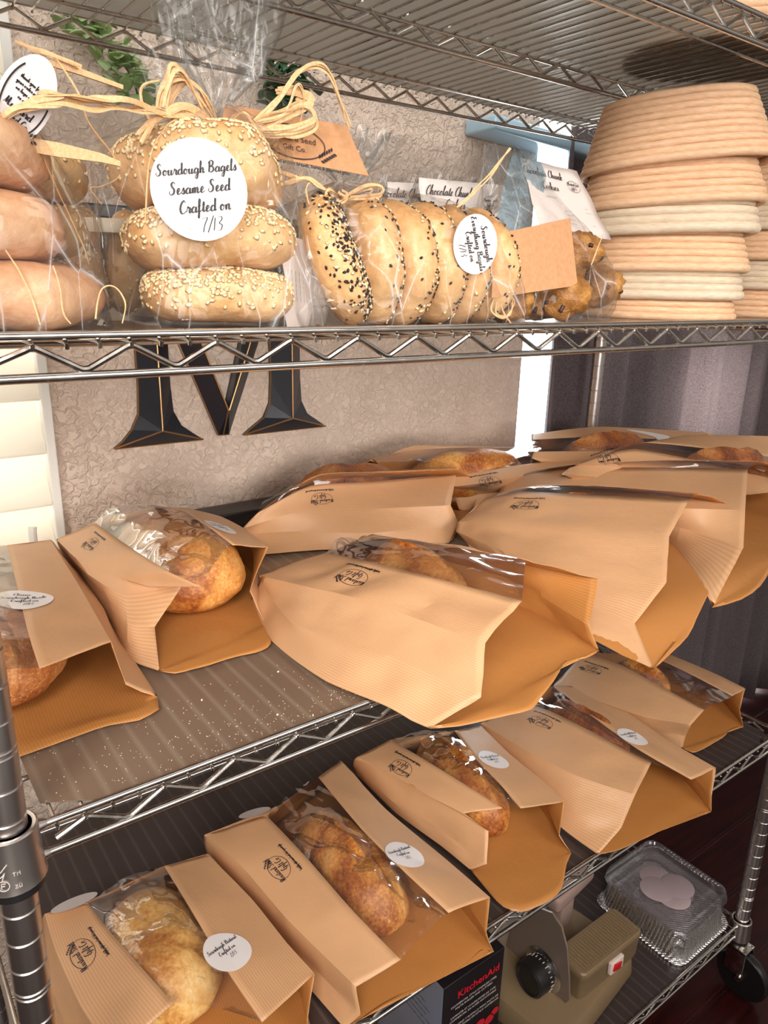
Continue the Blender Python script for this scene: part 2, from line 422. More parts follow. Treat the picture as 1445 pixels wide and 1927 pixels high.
liner(Z5, 'dark plastic liner on the bottom shelf beneath the meat slicer', 'liner_dark')
# flour crumbs on the liner
b = MB(); rnd = random.Random(3)
for k in range(520):
    if k < 330: x = rnd.gauss(13.0 if k % 3 else 5.5, 3.0); y = abs(rnd.gauss(.0, .9))+.35
    else: x = rnd.uniform(1.3, 15); y = rnd.uniform(.4, 4.6)
    if not 1.1 < x < 17: continue
    s_ = rnd.choice((.012, .012, .016, .016, .02, .045 if k % 9 == 0 else .02))
    R = Matrix.Rotation(rnd.uniform(0, 3), 3, 'Z')
    b.box((x, y, Z3-.05+s_*.5), (s_*1.4, s_, s_), R)
o = b.build('flour_crumbs', simple('flour_crumb', srgb(240, 225, 195), .8), smooth=False)
tag(o, 'pale flour crumbs scattered on the grey liner near the rack front', 'crumbs', kind='stuff')

# ------------------------------------------------------------------ room
WY = 24.2
def struct(name, b, m, smooth=False):
    o = b.build(name, m, smooth=smooth); o['kind'] = 'structure'; return o
CEIL = 62
# back wall: between the left window (x < 7.4) and the right window (46.3 .. 62)
b = MB()
def wallbox(x0, x1, z0, z1, y0=WY, y1=WY+4): b.box(((x0+x1)/2, (y0+y1)/2, (z0+z1)/2), (x1-x0, y1-y0, z1-z0))
wallbox(7.45, 44.6, FLOOR, CEIL)
wallbox(-26, 7.45, 40, CEIL); wallbox(-26, 7.45, FLOOR, -1.4); wallbox(-70, -26, FLOOR, CEIL)
wallbox(44.6, 130, 40, CEIL)
wallbox(104, 130, FLOOR, 40)
struct('wall_back', b, M['wall'])
b = MB(); b.box((30, -10, FLOOR-1), (210, 120, 2)); struct('floor', b, M['floor'])
b = MB(); b.box((30, -10, CEIL+1), (210, 76, 2)); struct('ceiling', b, simple('ceiling_paint', srgb(225, 218, 210), .8))
# left window: white shutters glowing with daylight
wf = MB()
wf.box((7.2, WY-.35, 19), (.5, .9, 43), bev=.08)
for xs in (-9,): wf.box((xs, WY-.35, 19), (1.4, .9, 43), bev=.08)
wf.box((-10, WY-.35, -.9), (36, 1.0, 1.3), bev=.08)
win = struct('window_1', wf, M['white_paint'])
sl = MB(); z = .9
R = Matrix.Rotation(math.radians(64), 3, 'X')
while z < 40:
    for (x0, x1) in ((-8.2, 6.95), (-25, -9.8)):
        sl.box(((x0+x1)/2, WY+.1, z), (x1-x0, 3.5, .34), R, bev=.1)
    z += 2.95
tt = NT('sunlit_white_slat'); p_ = tt.pbsdf(srgb(244, 240, 230), .5); tr_ = tt.new('ShaderNodeBsdfTranslucent'); tr_.inputs['Color'].default_value = srgb(250, 246, 236)
M['slat'] = tt.done(tt.mixs(.45, p_.outputs[0], tr_.outputs[0]))
o = sl.build('shutter_slats', M['slat'], win)
b = MB()
for x in (2.6, 3.5, 5.5):
    b.tube([(x, WY-1.9, -.2), (x, WY-1.95, 1.3), (x+.05, WY-1.9, 1.6)], .22, 8)
o = b.build('latch_knob', M['white_paint'], win)
g = MB(); g.box((-9, WY+3.2, 19), (35, .1, 43)); g.build('bright_daylight', emis('daylight_behind_shutters', (1, .985, .94, 1), 3.4), win, smooth=False)
# right window beside the curtain
g = MB(); g.box((75, WY+3.6, 1), (58, .1, 78))
w2 = struct('window_2', g, emis('daylight_at_glass_door', (.86, .95, 1, 1), 8))
g = MB(); g.box((75, WY+2.5, 39.2), (58, 1, 1.6)); g.build('window_frame', M['white_paint'], w2)
# curtain
def curtain(x0, x1, y, z0, z1, name, label, amp=1.3, lam=4.6, seed=0):
    rn = random.Random(seed); P = []; n = int((x1-x0)/.22)
    ph = [rn.uniform(0, 6.28) for _ in range(4)]
    def off(x, t):
        a = math.sin(2*PI*x/lam+ph[0]+.8*math.sin(2*PI*x/(lam*2.7)+ph[1]))
        bq = math.sin(2*PI*x/(lam*.47)+ph[2]+t*.5)
        return amp*(a*(.75+.25*t)+.22*bq)
    for i in range(14):
        t = i/13; z = z1+(z0-z1)*t
        P.append([(x0+(x1-x0)*j/n+.25*math.sin(2*PI*j/n*9+t), y+off(x0+(x1-x0)*j/n, t), z) for j in range(n+1)])
    b = MB(); b.grid(P)
    o = b.build(name, M['curtain'], loc=((x0+x1)/2, y, z1))
    md = o.modifiers.new('thickness', 'SOLIDIFY'); md.thickness = .08*S
    return tag(o, label, 'curtain')
curtain(44.75, 112, WY-1.85, FLOOR+.4, 38.5, 'curtain', 'long dark grey curtain hanging in folds behind the right end of the rack', 1.2, 5.2, 3)
# pale valance over the right window
b = MB()
b.box((42.6, WY-1.6, 24.9), (11.5, 3.0, 1.0), Matrix.Rotation(math.radians(3), 3, 'Y'), bev=.2)
o = b.build('window_valance', simple('pale_blue_gloss', srgb(176, 212, 232), .15), loc=(43, WY-1.6, 25))
tag(o, 'pale blue glossy valance strip beside the bright right window', 'valance')
# dark ledge behind the rack
b = MB()
b.box((29, WY-1.2, .1), (29, 2.2, .9), bev=.12); b.box((29, WY-.9, -.9), (28.4, 1.5, 1.1), bev=.1); b.box((29, WY-.6, -4), (27, 1.0, 5.6), bev=.1)
for x in (15.6, 42.2): b.box((x, WY-.75, -22), (1.2, 1.2, 31.6), bev=.1)
o = b.build('console_ledge', simple('black_painted_wood', srgb(40, 32, 30), .35), loc=(32, WY-1.2, FLOOR))
tag(o, 'black wooden console table standing against the wall behind the rack', 'console table')
# letter M on the wall
def letterM():
    H = 12.9; z0 = 5.0; y = WY
    bl = MB()
    # outline (x, z) polygons in letter space; each stroke is a ridged bar with its crest in the middle
    def ridge(poly, crest, ids):
        """poly: outline list, crest: list of inner points, ids: faces as index tuples (outline first, crest after)"""
        n = len(poly)
        vs = [(x, y-.25, z) for x, z in poly]+[(x, y-1.15, z) for x, z in crest]+[(x, y, z) for x, z in poly]
        fs = [tuple(f) for f in ids]
        m = n+len(crest)
        for i in range(n): fs.append((i, (i+1) % n, m+(i+1) % n, m+i))
        bl.add(vs, fs)
    def leg(xL, xR, fl, fr, top):
        zb = z0
        cxm = (xL+xR)/2
        L_ = [(fl, zb), (fl+.5, zb+.35), (xL-.55, zb+1.0), (xL-.1, zb+1.9), (xL, zb+3.4), (xL, top)]
        R_ = [(xR, top), (xR, zb+3.4), (xR+.1, zb+1.9), (xR+.55, zb+1.0), (fr-.5, zb+.35), (fr, zb)]
        poly = L_+R_
        crest = [(cxm, zb+.95), (cxm, top)]
        n = 12
        ids = [(0, 1, n), (1, 2, n), (2, 3, n), (3, 4, n), (4, 5, n+1, n), (5, 6, n+1), (6, 7, n, n+1), (7, 8, n), (8, 9, n), (9, 10, n), (10, 11, n), (11, 0, n)]
        ridge(poly, crest, ids)
    T = z0+H
    leg(12.35, 14.3, 10.7, 16.2, T)
    leg(21.0, 23.2, 18.95, 25.2, T)
    def bar(a, b_, c_, d_, cr):
        ridge([a, b_, c_, d_], cr, [(0, 1, 4), (1, 2, 5, 4), (2, 3, 5), (3, 0, 4, 5)])
    vx = 17.55; vz = z0+.15
    bar((vx-.35, vz), (vx+.35, vz), (14.6, T), (12.2, T), [(vx, vz+1.7), (13.4, T-.1)])
    bar((vx-.30, vz), (vx+.40, vz), (23.0, T), (20.9, T), [(vx+.05, vz+1.7), (21.9, T-.1)])
    bl.box((13.4-1.2, y-.4, T), (4.4, .7, .7), bev=.1); bl.box((22.4, y-.4, T), (4.4, .7, .7), bev=.1)
    o = bl.build('letter_m_sign', simple('black_enamel_letter', srgb(38, 40, 48), .3), smooth=False, loc=(18, y-.5, z0))
    # worn brass edges
    e = MB()
    def line(p): e.tube([(x, yy, z) for x, yy, z in p], .05, 5)
    for (xL, xR, fl, fr) in ((12.35, 14.3, 10.7, 16.2), (21.0, 23.2, 18.95, 25.2)):
        zb = z0; yf = y-.26; yc = y-1.17; c = (xL+xR)/2
        line([(fl, yf, zb), (fl+.5, yf, zb+.35), (xL-.55, yf, zb+1.0), (xL-.1, yf, zb+1.9), (xL, yf, zb+3.4), (xL, yf, T)])
        line([(fl, yf, zb), (fr, yf, zb)]); line([(fl, yf, zb), (c, yc, zb+.95), (fr, yf, zb)]); line([(c, yc, zb+.95), (c, yc, T)])
    line([(12.2, y-.27, T), (vx-.35, y-.27, vz), (vx+.4, y-.27, vz)]); line([(vx, y-1.17, vz+1.7), (13.4, y-1.17, T)])
    line([(vx, y-1.17, vz+1.7), (vx, y-.27, vz)]); line([(vx+.05, y-1.17, vz+1.7), (21.9, y-1.17, T)])
    e.build('brass_edge', simple('worn_brass', srgb(176, 132, 84), .35, .7), o)['label'] = 'worn brass edge lines'
    tag(o, 'black capital letter M sign with worn brass edges on the wall', 'wall letter')
letterM()
# ------------------------------------------------------------------ handwriting made of pen strokes (x-height 1)
GL = {
 'a': (1.0, [[(.78,.72),(.5,.92),(.15,.6),(.12,.2),(.35,.0),(.62,.25),(.8,.85),(.74,.2),(.85,.02),(1.05,.2)]]),
 'b': (.9, [[(0,.15),(.3,1.1),(.42,1.9),(.3,2.05),(.2,1.6),(.18,.3),(.4,.0),(.7,.2),(.72,.6),(.55,.85),(.6,.75),(.95,.8)]]),
 'c': (.75, [[(.62,.75),(.5,.92),(.2,.7),(.12,.25),(.35,.0),(.6,.08),(.8,.25)]]),
 'd': (1.0, [[(.7,.7),(.45,.9),(.14,.6),(.12,.18),(.34,.0),(.6,.25),(.78,1.0),(.85,2.0),(.76,.5),(.82,.05),(1.05,.22)]]),
 'e': (.75, [[(0,.15),(.45,.5),(.58,.8),(.4,.95),(.16,.6),(.18,.15),(.4,.0),(.8,.25)]]),
 'f': (.6, [[(0,.1),(.35,1.0),(.5,1.8),(.38,2.05),(.26,1.5),(.22,.2),(.15,-.8),(.02,-.85),(.1,-.3),(.4,.1),(.65,.2)],[(.0,.9),(.55,1.0)]]),
 'g': (1.0, [[(.75,.72),(.5,.92),(.15,.6),(.14,.18),(.36,.03),(.62,.3),(.78,.85),(.72,-.2),(.5,-.9),(.2,-.75),(.4,-.3),(1.05,.2)]]),
 'h': (1.0, [[(0,.15),(.32,1.2),(.42,1.95),(.3,2.05),(.2,1.4),(.16,.0),(.22,.4),(.5,.9),(.68,.75),(.66,.15),(.8,.0),(1.05,.22)]]),
 'i': (.5, [[(0,.15),(.22,.85),(.2,.15),(.32,.0),(.55,.2)],[(.3,1.3),(.32,1.38)]]),
 'k': (.9, [[(0,.15),(.32,1.2),(.42,1.95),(.3,2.05),(.2,1.4),(.16,.0),(.22,.45),(.55,.9),(.6,.65),(.25,.45),(.6,.05),(.95,.22)]]),
 'l': (.5, [[(0,.15),(.32,1.2),(.42,1.9),(.3,2.05),(.2,1.4),(.18,.2),(.32,.0),(.55,.22)]]),
 'm': (1.4, [[(0,.3),(.16,.85),(.14,.0),(.2,.45),(.45,.9),(.56,.7),(.54,.0),(.62,.5),(.88,.9),(1.02,.7),(1.0,.15),(1.15,.0),(1.42,.22)]]),
 'n': (1.0, [[(0,.3),(.16,.85),(.14,.0),(.2,.45),(.5,.9),(.66,.72),(.64,.15),(.8,.0),(1.05,.22)]]),
 'o': (.85, [[(.5,.9),(.2,.72),(.12,.25),(.35,.0),(.62,.2),(.66,.65),(.45,.9),(.55,.72),(.9,.75)]]),
 'p': (.95, [[(0,.2),(.25,.9),(.1,-.9),(.25,.6),(.5,.9),(.72,.6),(.6,.1),(.3,.1)]]),
 'r': (.75, [[(0,.2),(.25,1.0),(.3,.8),(.58,.8),(.5,.2),(.62,.0),(.8,.2)]]),
 's': (.65, [[(0,.15),(.35,.95),(.4,.7),(.52,.3),(.35,.0),(.1,.08),(.35,.02),(.7,.25)]]),
 't': (.6, [[(0,.15),(.3,1.0),(.38,1.6),(.28,.4),(.38,.02),(.65,.22)],[(.05,1.1),(.6,1.18)]]),
 'u': (1.0, [[(0,.4),(.18,.88),(.14,.2),(.34,.0),(.6,.3),(.72,.88),(.68,.15),(.82,.0),(1.05,.22)]]),
 'v': (.8, [[(0,.5),(.15,.88),(.25,.0),(.5,.3),(.65,.85),(.85,.75)]]),
 'w': (1.2, [[(0,.5),(.15,.88),(.2,.1),(.45,.1),(.58,.8),(.62,.1),(.9,.15),(1.02,.85),(1.22,.78)]]),
 'y': (.95, [[(0,.4),(.18,.88),(.16,.2),(.38,.05),(.62,.35),(.74,.88),(.66,-.3),(.42,-.95),(.15,-.75),(.4,-.3),(1.0,.2)]]),
 'S': (1.25, [[(1.1,1.65),(.85,2.0),(.5,1.75),(.55,1.3),(.9,.8),(.8,.2),(.35,.0),(.05,.3),(.2,.6)]]),
 'B': (1.3, [[(.35,1.9),(.3,1.0),(.2,.05)],[(.05,1.55),(.5,2.05),(1.0,1.8),(.85,1.2),(.4,1.05),(.95,.9),(1.05,.35),(.6,.0),(.15,.15)]]),
 'C': (1.1, [[(1.0,1.6),(.85,2.0),(.4,1.6),(.15,.8),(.3,.1),(.7,.0),(1.15,.35)]]),
 'M': (1.7, [[(0,.1),(.25,.3),(.5,1.9),(.6,.6),(.75,.3),(1.1,1.95),(1.15,.5),(1.3,.0),(1.6,.3)]]),
 'G': (1.3, [[(1.0,1.6),(.85,2.0),(.4,1.6),(.15,.8),(.3,.1),(.7,.05),(.95,.9),(.6,.85),(1.0,.95),(.9,-.3),(.5,-.7)]]),
 'E': (1.1, [[(.95,1.7),(.7,2.0),(.35,1.6),(.6,1.15),(.25,.8),(.15,.3),(.45,.0),(1.0,.4)]]),
 'T': (1.1, [[(.0,1.7),(.4,1.95),(1.15,1.9)],[(.65,1.9),(.5,.6),(.3,.0),(.1,.2)]]),
 'F': (1.0, [[(.0,1.7),(.4,1.95),(1.1,1.9)],[(.5,1.9),(.4,.6),(.2,.0)],[(.2,1.0),(.8,1.05)]]),
 '7': (.9, [[(.1,1.7),(.4,1.75),(.85,1.8),(.5,.9),(.35,.0)]]),
 '1': (.4, [[(.25,1.7),(.15,.1)]]), '3': (.9, [[(.15,1.7),(.6,1.8),(.7,1.4),(.35,1.0),(.75,.7),(.6,.1),(.1,.1)]]),
 '2': (.9, [[(.1,1.4),(.5,1.8),(.7,1.4),(.1,.1),(.8,.1)]]), '8': (.9, [[(.6,1.6),(.3,1.7),(.25,1.2),(.65,.6),(.5,.05),(.2,.3),(.6,1.1),(.6,1.6)]]),
 '/': (.6, [[(.7,2.0),(.0,-.1)]]), '&': (1.0, [[(.9,.6),(.5,.0),(.1,.3),(.6,1.4),(.4,1.7),(.25,1.3),(.9,.0)]]), ',': (.4, [[(.15,.1),(.05,-.25)]]), '.': (.4, [[(.15,.0),(.18,.08)]]),
}
def script_poly(text, h, pen=.10, slant=.28, step=5):
    """returns (verts2d, faces, width); h = x-height in inches"""
    V = []; Fc = []; x = 0
    for ch in text:
        if ch == ' ': x += .55; continue
        w_, st = GL.get(ch, GL.get(ch.lower(), (.6, [])))
        for k in st:
            pts = catmull([Vector((a, b, 0)) for a, b in k], step) if len(k) > 2 else [Vector((a, b, 0)) for a, b in k]
            pts = [((p.x+x+slant*p.y)*h, p.y*h) for p in pts]
            o = len(V)
            for i, p in enumerate(pts):
                q0 = pts[max(i-1, 0)]; q1 = pts[min(i+1, len(pts)-1)]
                dx, dy = q1[0]-q0[0], q1[1]-q0[1]; ln = math.hypot(dx, dy) or 1
                down = max(0, -dy/ln)
                wd = pen*h*(.55+.95*down)
                nx, ny = -dy/ln*wd, dx/ln*wd
                V += [(p[0]+nx, p[1]+ny), (p[0]-nx, p[1]-ny)]
            for i in range(len(pts)-1): Fc.append((o+2*i, o+2*i+1, o+2*i+3, o+2*i+2))
        x += w_+.08
    return V, Fc, x*h
_font = {}
def font_poly(text, size, bold=.0, shear=0):
    cu = bpy.data.curves.new('tmp', 'FONT'); cu.body = text; cu.size = size; cu.offset = bold; cu.shear = shear; cu.resolution_u = 2; cu.align_x = 'LEFT'
    o = bpy.data.objects.new('tmp', cu); col.objects.link(o)
    dg = bpy.context.evaluated_depsgraph_get(); me = o.evaluated_get(dg).to_mesh()
    V = [(v.co.x, v.co.y) for v in me.vertices]; Fc = [tuple(p.vertices) for p in me.polygons]
    w_ = max([v[0] for v in V] or [0])
    o.evaluated_get(dg).to_mesh_clear(); bpy.data.objects.remove(o); bpy.data.curves.remove(cu)
    return V, Fc, w_
def compose(lines):
    """lines: (poly, cx, y, rot) centred at cx -> one poly"""
    V = []; Fc = []
    for (v, f, w_), cx, y, *r in lines:
        o = len(V); a = r[0] if r else 0
        for p in v:
            X, Y = p[0]-w_/2, p[1]
            V.append((cx+X*math.cos(a)-Y*math.sin(a), y+X*math.sin(a)+Y*math.cos(a)))
        Fc += [tuple(i+o for i in q) for q in f]
    return V, Fc
def ring_poly(rx, ry, w_, n=48, a0=0, a1=2*PI):
    V = []; Fc = []
    for i in range(n+1):
        a = a0+(a1-a0)*i/n
        V += [((rx+w_)*math.cos(a), (ry+w_)*math.sin(a)), ((rx-w_)*math.cos(a), (ry-w_)*math.sin(a))]
    for i in range(n): Fc.append((2*i, 2*i+1, 2*i+3, 2*i+2))
    return V, Fc
def leaf_polys(cx, cy, ang, n=5, s=.09):
    """a small sprig: stem with paired leaves"""
    V = []; Fc = []
    ca, sa = math.cos(ang), math.sin(ang)
    def put(x, y): return (cx+x*ca-y*sa, cy+x*sa+y*ca)
    for i in range(n):
        for sd in (-1, 1):
            bx, by = i*s*.95, sd*s*.25
            o = len(V); tx, ty = bx+s*1.0, by+sd*s*1.15
            mx_, my = (bx+tx)/2, (by+ty)/2; nx, ny = -(ty-by)*.26, (tx-bx)*.26
            V += [put(bx, by), put(mx_+nx, my+ny), put(tx, ty), put(mx_-nx, my-ny)]; Fc.append((o, o+1, o+2, o+3))
    return V, Fc
def merge(*ps):
    V = []; Fc = []
    for v, f in ps:
        o = len(V); V += list(v); Fc += [tuple(i+o for i in q) for q in f]
    return V, Fc
# the stamp of the bakery: oval with a sprig, name in script, tagline beside it
_l1 = script_poly('Mustard Seed', .15, .11, .1); _l2 = script_poly('Gift Co', .16, .11, .1)
_tl = script_poly('Tastefully crafted artisan breads, bakes & gourmet gifts', .062, .22, .1, 3)
LOGO = merge(compose([(_l1, 0, .10), (_l2, .1, -.30)]), ring_poly(.80, .50, .014))
LOGO = merge(LOGO, leaf_polys(.42, .52, -.75, 5, .10))
sx_ = 2.2/_tl[2]
TAG = compose([((([(p[0]*sx_, p[1]*1.15) for p in _tl[0]]), _tl[1], 2.1), 0, -.78)])
STAMP = merge(LOGO, TAG)
def sticker_text(lines, hs, date='7/13'):
    L_ = []; n = len(lines); y = .42 if n == 3 else .30
    for i, ln in enumerate(lines):
        L_.append((script_poly(ln, hs, .11, .2), 0, y)); y -= hs*3.1
    V, Fc = compose(L_)
    return (V, Fc), compose([(script_poly(date, hs*1.15, .06, .3), .05, y-.02)])

# ------------------------------------------------------------------ paper bread bags with a film window
class W3(tuple): pass
def W(x, y, z): return W3((x, y, z))
def rail(pts, zo):
    out = []
    for p in pts:
        if isinstance(p, W3): out.append(Vector((p[0], p[1], p[2]+zo)))
        elif len(p) == 3: out.append(at(p[0], p[1], p[2]+zo))
        else: out.append(at(p[0], p[1], p[2], p[3]))
        q = out[-1]
        if q.z-zo < .16 and q.y > -.5: out[-1] = at(*proj(q), zo+.16) if not isinstance(p, W3) else Vector((q.x, q.y, zo+.16))
    return out
def keep(q, zo):
    """the paper lies on the shelf and may only droop in front of its rod"""
    lim = zo+.17 if q.y > -.35 else zo+.17-.12*(-.35-q.y)**2
    return Vector((q.x, q.y, max(q.z, lim)))
def resample(r, n):
    m = len(r)-1; out = []
    for i in range(n+1):
        t = i/n*m; k = min(int(t), m-1); u = t-k
        # gentle curve between given points
        p0, p1, p2, p3 = r[max(k-1, 0)], r[k], r[k+1], r[min(k+2, m)]
        lin = p1.lerp(p2, u)
        cr = .5*((2*p1)+(-p0+p2)*u+(2*p0-5*p1+4*p2-p3)*u*u+(-p0+3*p1-3*p2+p3)*u**3)
        out.append(lin.lerp(cr, .6))
    return out
def crum(p, sd, f=.35):
    q = Vector(p)*f+Vector((sd*7.1, sd*3.3, 0))
    return (abs(noise.noise(q))*1.5-.35)+.5*abs(noise.noise(q*2.3+Vector((3, 1, 7))))-.15+.12*noise.noise(q*5)
NS = 30
class Panel:
    def __init__(s, ra, rb, M_, amp, sd, sag=0, fr=.35):
        s.ra, s.rb, s.M, s.amp, s.sd, s.sag = ra, rb, M_, amp, sd, sag
        s.P = []
        for i in range(len(ra)):
            row = []
            a, b = ra[i], rb[i]
            ia, ib = max(i-1, 0), min(i+1, len(ra)-1)
            tg = (ra[ib]-ra[ia])+(rb[ib]-rb[ia]); nr = (b-a).cross(tg)
            if nr.length > 1e-6: nr.normalize()
            if nr.z < 0: nr = -nr
            for j in range(M_+1):
                t = j/M_; p = a.lerp(b, t); wgt = math.sin(PI*t)**.6
                row.append(p+nr*(amp*crum(p, sd, fr)*wgt+sag*math.sin(PI*t)))
            s.P.append(row)
    def pt(s, u, v):
        """u along (0..1), v across"""
        n = len(s.P)-1; x = min(max(u, 0), 1)*n; y = min(max(v, 0), 1)*s.M
        i = min(int(x), n-1); j = min(int(y), s.M-1); fx, fy = x-i, y-j
        return (s.P[i][j].lerp(s.P[i][j+1], fy)).lerp(s.P[i+1][j].lerp(s.P[i+1][j+1], fy), fx)
    def find(s, px, py):
        best = None
        for i in range(41):
            for j in range(21):
                q = proj(s.pt(i/40, j/20)); d = (q[0]-px)**2+(q[1]-py)**2
                if best is None or d < best[0]: best = (d, i/40, j/20)
        return best[1], best[2]
    def frame(s, u, v):
        p = s.pt(u, v); du = s.pt(min(u+.03, 1), v)-s.pt(max(u-.03, 0), v); dv = s.pt(u, min(v+.1, 1))-s.pt(u, max(v-.1, 0))
        nr = du.cross(dv).normalized()
        if nr.z < 0: nr = -nr
        X = du.normalized(); Y = nr.cross(X)
        return p, X, Y, nr
def decal(b, poly, fr, ang, lift=.03, scale=1, mi=0, mirror=False, panel=None, uv=None):
    """lays flat artwork on the tangent plane of a panel, following its surface"""
    p, X, Y, nr = fr
    ca, sa = math.cos(ang), math.sin(ang)
    A = X*ca+Y*sa; B = -X*sa+Y*ca
    vs = []
    if panel is not None:
        u0, v0 = uv
        Lu = max((panel.pt(min(u0+.1, 1), v0)-panel.pt(max(u0-.1, 0), v0)).length/(min(u0+.1, 1)-max(u0-.1, 0)), .1)
        va, vb = max(v0-.25, 0), min(v0+.25, 1)
        Lvv = (panel.pt(u0, vb)-panel.pt(u0, va)); Lv = Lvv.length/(vb-va); dvd = Lvv.normalized()
        sh = dvd.dot(X); sy = dvd.dot(Y)
    for q in poly[0]:
        d = A*(q[0]*scale)+B*(q[1]*scale)
        if panel is not None:
            dy = d.dot(Y)/sy if abs(sy) > .2 else 0; dx = d.dot(X)-dy*sh
            u, v = u0+dx/Lu, v0+dy/Lv
            if -.0 <= u <= 1 and 0 <= v <= 1:
                vs.append(panel.pt(u, v)+nr*lift); continue
            uc, vc = min(max(u, 0), 1), min(max(v, 0), 1)
            vs.append(panel.pt(uc, vc)+X*((u-uc)*Lu)+dvd*((v-vc)*Lv)+nr*lift); continue
        vs.append(p+d+nr*lift)
    b.add(vs, poly[1], mi)
def disc_poly(rx, ry, n=40, rings=5):
    V = [(0, 0)]; Fc = []
    for r in range(1, rings+1):
        for k in range(n): V.append((rx*r/rings*math.cos(2*PI*k/n), ry*r/rings*math.sin(2*PI*k/n)))
    for k in range(n): Fc.append((0, 1+k, 1+(k+1) % n))
    for r in range(rings-1):
        for k in range(n):
            a = 1+r*n+k; b_ = 1+r*n+(k+1) % n
            Fc.append((a, a+n, b_+n, b_))
    return V, Fc
def paper_bag(label, zo, rails, lip=None, logo=None, stickers=(), seed=0, amp=.10, filmamp=.12, cap=True, sag=.0, group='paper bread bags'):
    """rails: ordered dict from the near bottom edge over the top to the far bottom edge; 'WL' and 'WR' bound the film window"""
    names = list(rails)
    R = {k: [keep(q, zo) for q in resample(rail(rails[k], zo), NS)] for k in names}
    allp = [p for r in R.values() for p in r]
    c = sum(allp, Vector())/len(allp); zmin = min(p.z for p in allp)
    base = Vector((c.x, c.y, zo))
    root = empty('paper_bread_bag', base)
    tag(root, label, 'bread bag', group)
    b = MB(); panels = {}; ucur = 0
    for a, n_ in zip(names[:-1], names[1:]):
        if (a, n_) == ('WL', 'WR'): continue
        P = Panel(R[a], R[n_], 8, amp, seed+hash_s(a), 0)
        panels[a+n_] = P
        wd = (R[a][NS//2]-R[n_][NS//2]).length
        uv = [(ucur+wd*j/8, i*.4) for i in range(NS+1) for j in range(9)]
        b.grid(P.P, 0, uv); ucur += wd
    # sheet underneath, running on into the lip
    Pb = Panel(R[names[-1]], R[names[0]], 20, 0, seed+5)
    for row in Pb.P: row[:] = [keep(q, zo) for q in row]
    wd = (R[names[-1]][NS//2]-R[names[0]][NS//2]).length
    if lip:
        lp = rail(lip, zo); m = 14
        # arc length resample of the lip polyline
        ds = [0]
        for i in range(1, len(lp)): ds.append(ds[-1]+(lp[i]-lp[i-1]).length)
        Lp = []
        for k in range(11):
            t = ds[-1]*k/10; i = max(j for j in range(len(ds)) if ds[j] <= t+1e-9); i = min(i, len(lp)-2)
            Lp.append(lp[i].lerp(lp[i+1], (t-ds[i])/max(ds[i+1]-ds[i], 1e-6)))
        Lp = catmull(Lp, 2); Lp = [Lp[i] for i in range(0, 21)]
        e0 = [R[names[-1]][NS].lerp(R[names[0]][NS], j/20) for j in range(21)]
        Lp = Lp[::-1]
        rows = []
        for i in range(7):
            t = i/6
            rows.append([keep(e0[j].lerp(Lp[j], t)+Vector((0, 0, .05*math.sin(PI*t)*(1+noise.noise(Vector((j*.3, i*.4, seed)))))), zo) for j in range(21)])
        uv = [(ucur+wd*j/20, 12+i*.4) for i in range(7) for j in range(21)]
        b.grid(rows, 1, uv)
    uv = [(ucur+wd*j/20, i*.4) for i in range(NS+1) for j in range(21)]
    b.grid(Pb.P, 1, uv)
    if cap:
        ring = [R[k][0] for k in names]; cc = sum(ring, Vector())/len(ring)
        vs = ring+[cc]; n = len(ring)
        b.add(vs, [(i, (i+1) % n, n) for i in range(n)], 0, [(i*1.0, 0) for i in range(n+1)])
    # orient outward then give thickness, inside of the bag is the smoother darker face
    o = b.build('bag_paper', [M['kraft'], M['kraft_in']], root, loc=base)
    bm = bmesh.new(); bm.from_mesh(o.data); bmesh.ops.remove_doubles(bm, verts=bm.verts, dist=.0001)
    bm.faces.ensure_lookup_table(); bmesh.ops.recalc_face_normals(bm, faces=bm.faces)
    # outward test: top panels should look up
    s_ = sum((f.normal.z*f.calc_area()) for f in bm.faces if f.calc_center_median().z*1.0/S+base.z > zo+1.6)
    if s_ < 0: bmesh.ops.reverse_faces(bm, faces=bm.faces)
    flip = [f for f in bm.faces if f.material_index == 1 and f.normal.z > 0]
    if flip: bmesh.ops.reverse_faces(bm, faces=flip)
    for f in bm.faces: f.material_index = 0
    bm.to_mesh(o.data); bm.free(); o.data.set_sharp_from_angle(angle=math.radians(20))
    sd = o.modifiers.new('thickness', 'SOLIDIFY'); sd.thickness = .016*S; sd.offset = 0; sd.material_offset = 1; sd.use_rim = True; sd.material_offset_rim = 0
    if 'WL' in R:
        Fp = Panel(R['WL'], R['WR'], 26, filmamp, seed+3, sag, .62)
        panels['F'] = Fp
        fb = MB(); fb.grid(Fp.P); fo = fb.build('window_film', M['film'], root, loc=base); fo['label'] = 'clear film window'
    if logo:
        pn, px, py, dirn, sc = logo
        P = panels[pn]; u, v = P.find(px, py); fr = P.frame(u, v)
        lb = MB(); decal(lb, STAMP, fr, dirn, .028, sc, panel=P, uv=(u, v))
        lo = lb.build('stamped_logo', M['ink'], root, smooth=False, loc=base); lo['label'] = 'dark oval stamp with a sprig and script lettering'
    for stk in stickers:
        pn, px, py, ang, sc, txt = stk
        P = panels[pn]; u, v = P.find(px, py); fr = P.frame(u, v)
        lb = MB()
        if txt == 'edge':
            p_, X_, Y_, n_ = fr; q_ = at(px, py, p_.z-.1); vd = (q_-CAM).normalized(); nb = (Vector((0, 0, 1))-X_*.35); nb = (nb-vd*nb.dot(vd)).normalized(); nb = (nb-vd*.22).normalized(); Ys = (Y_-nb*Y_.dot(nb)).normalized(); decal(lb, disc_poly(1.0, 1.0), (q_, Ys, nb.cross(Ys), nb), .1, .0, sc)
            so = lb.build('round_sticker', M['sticker'], root, loc=base); so['label'] = 'white round sticker closing the folded back end'; continue
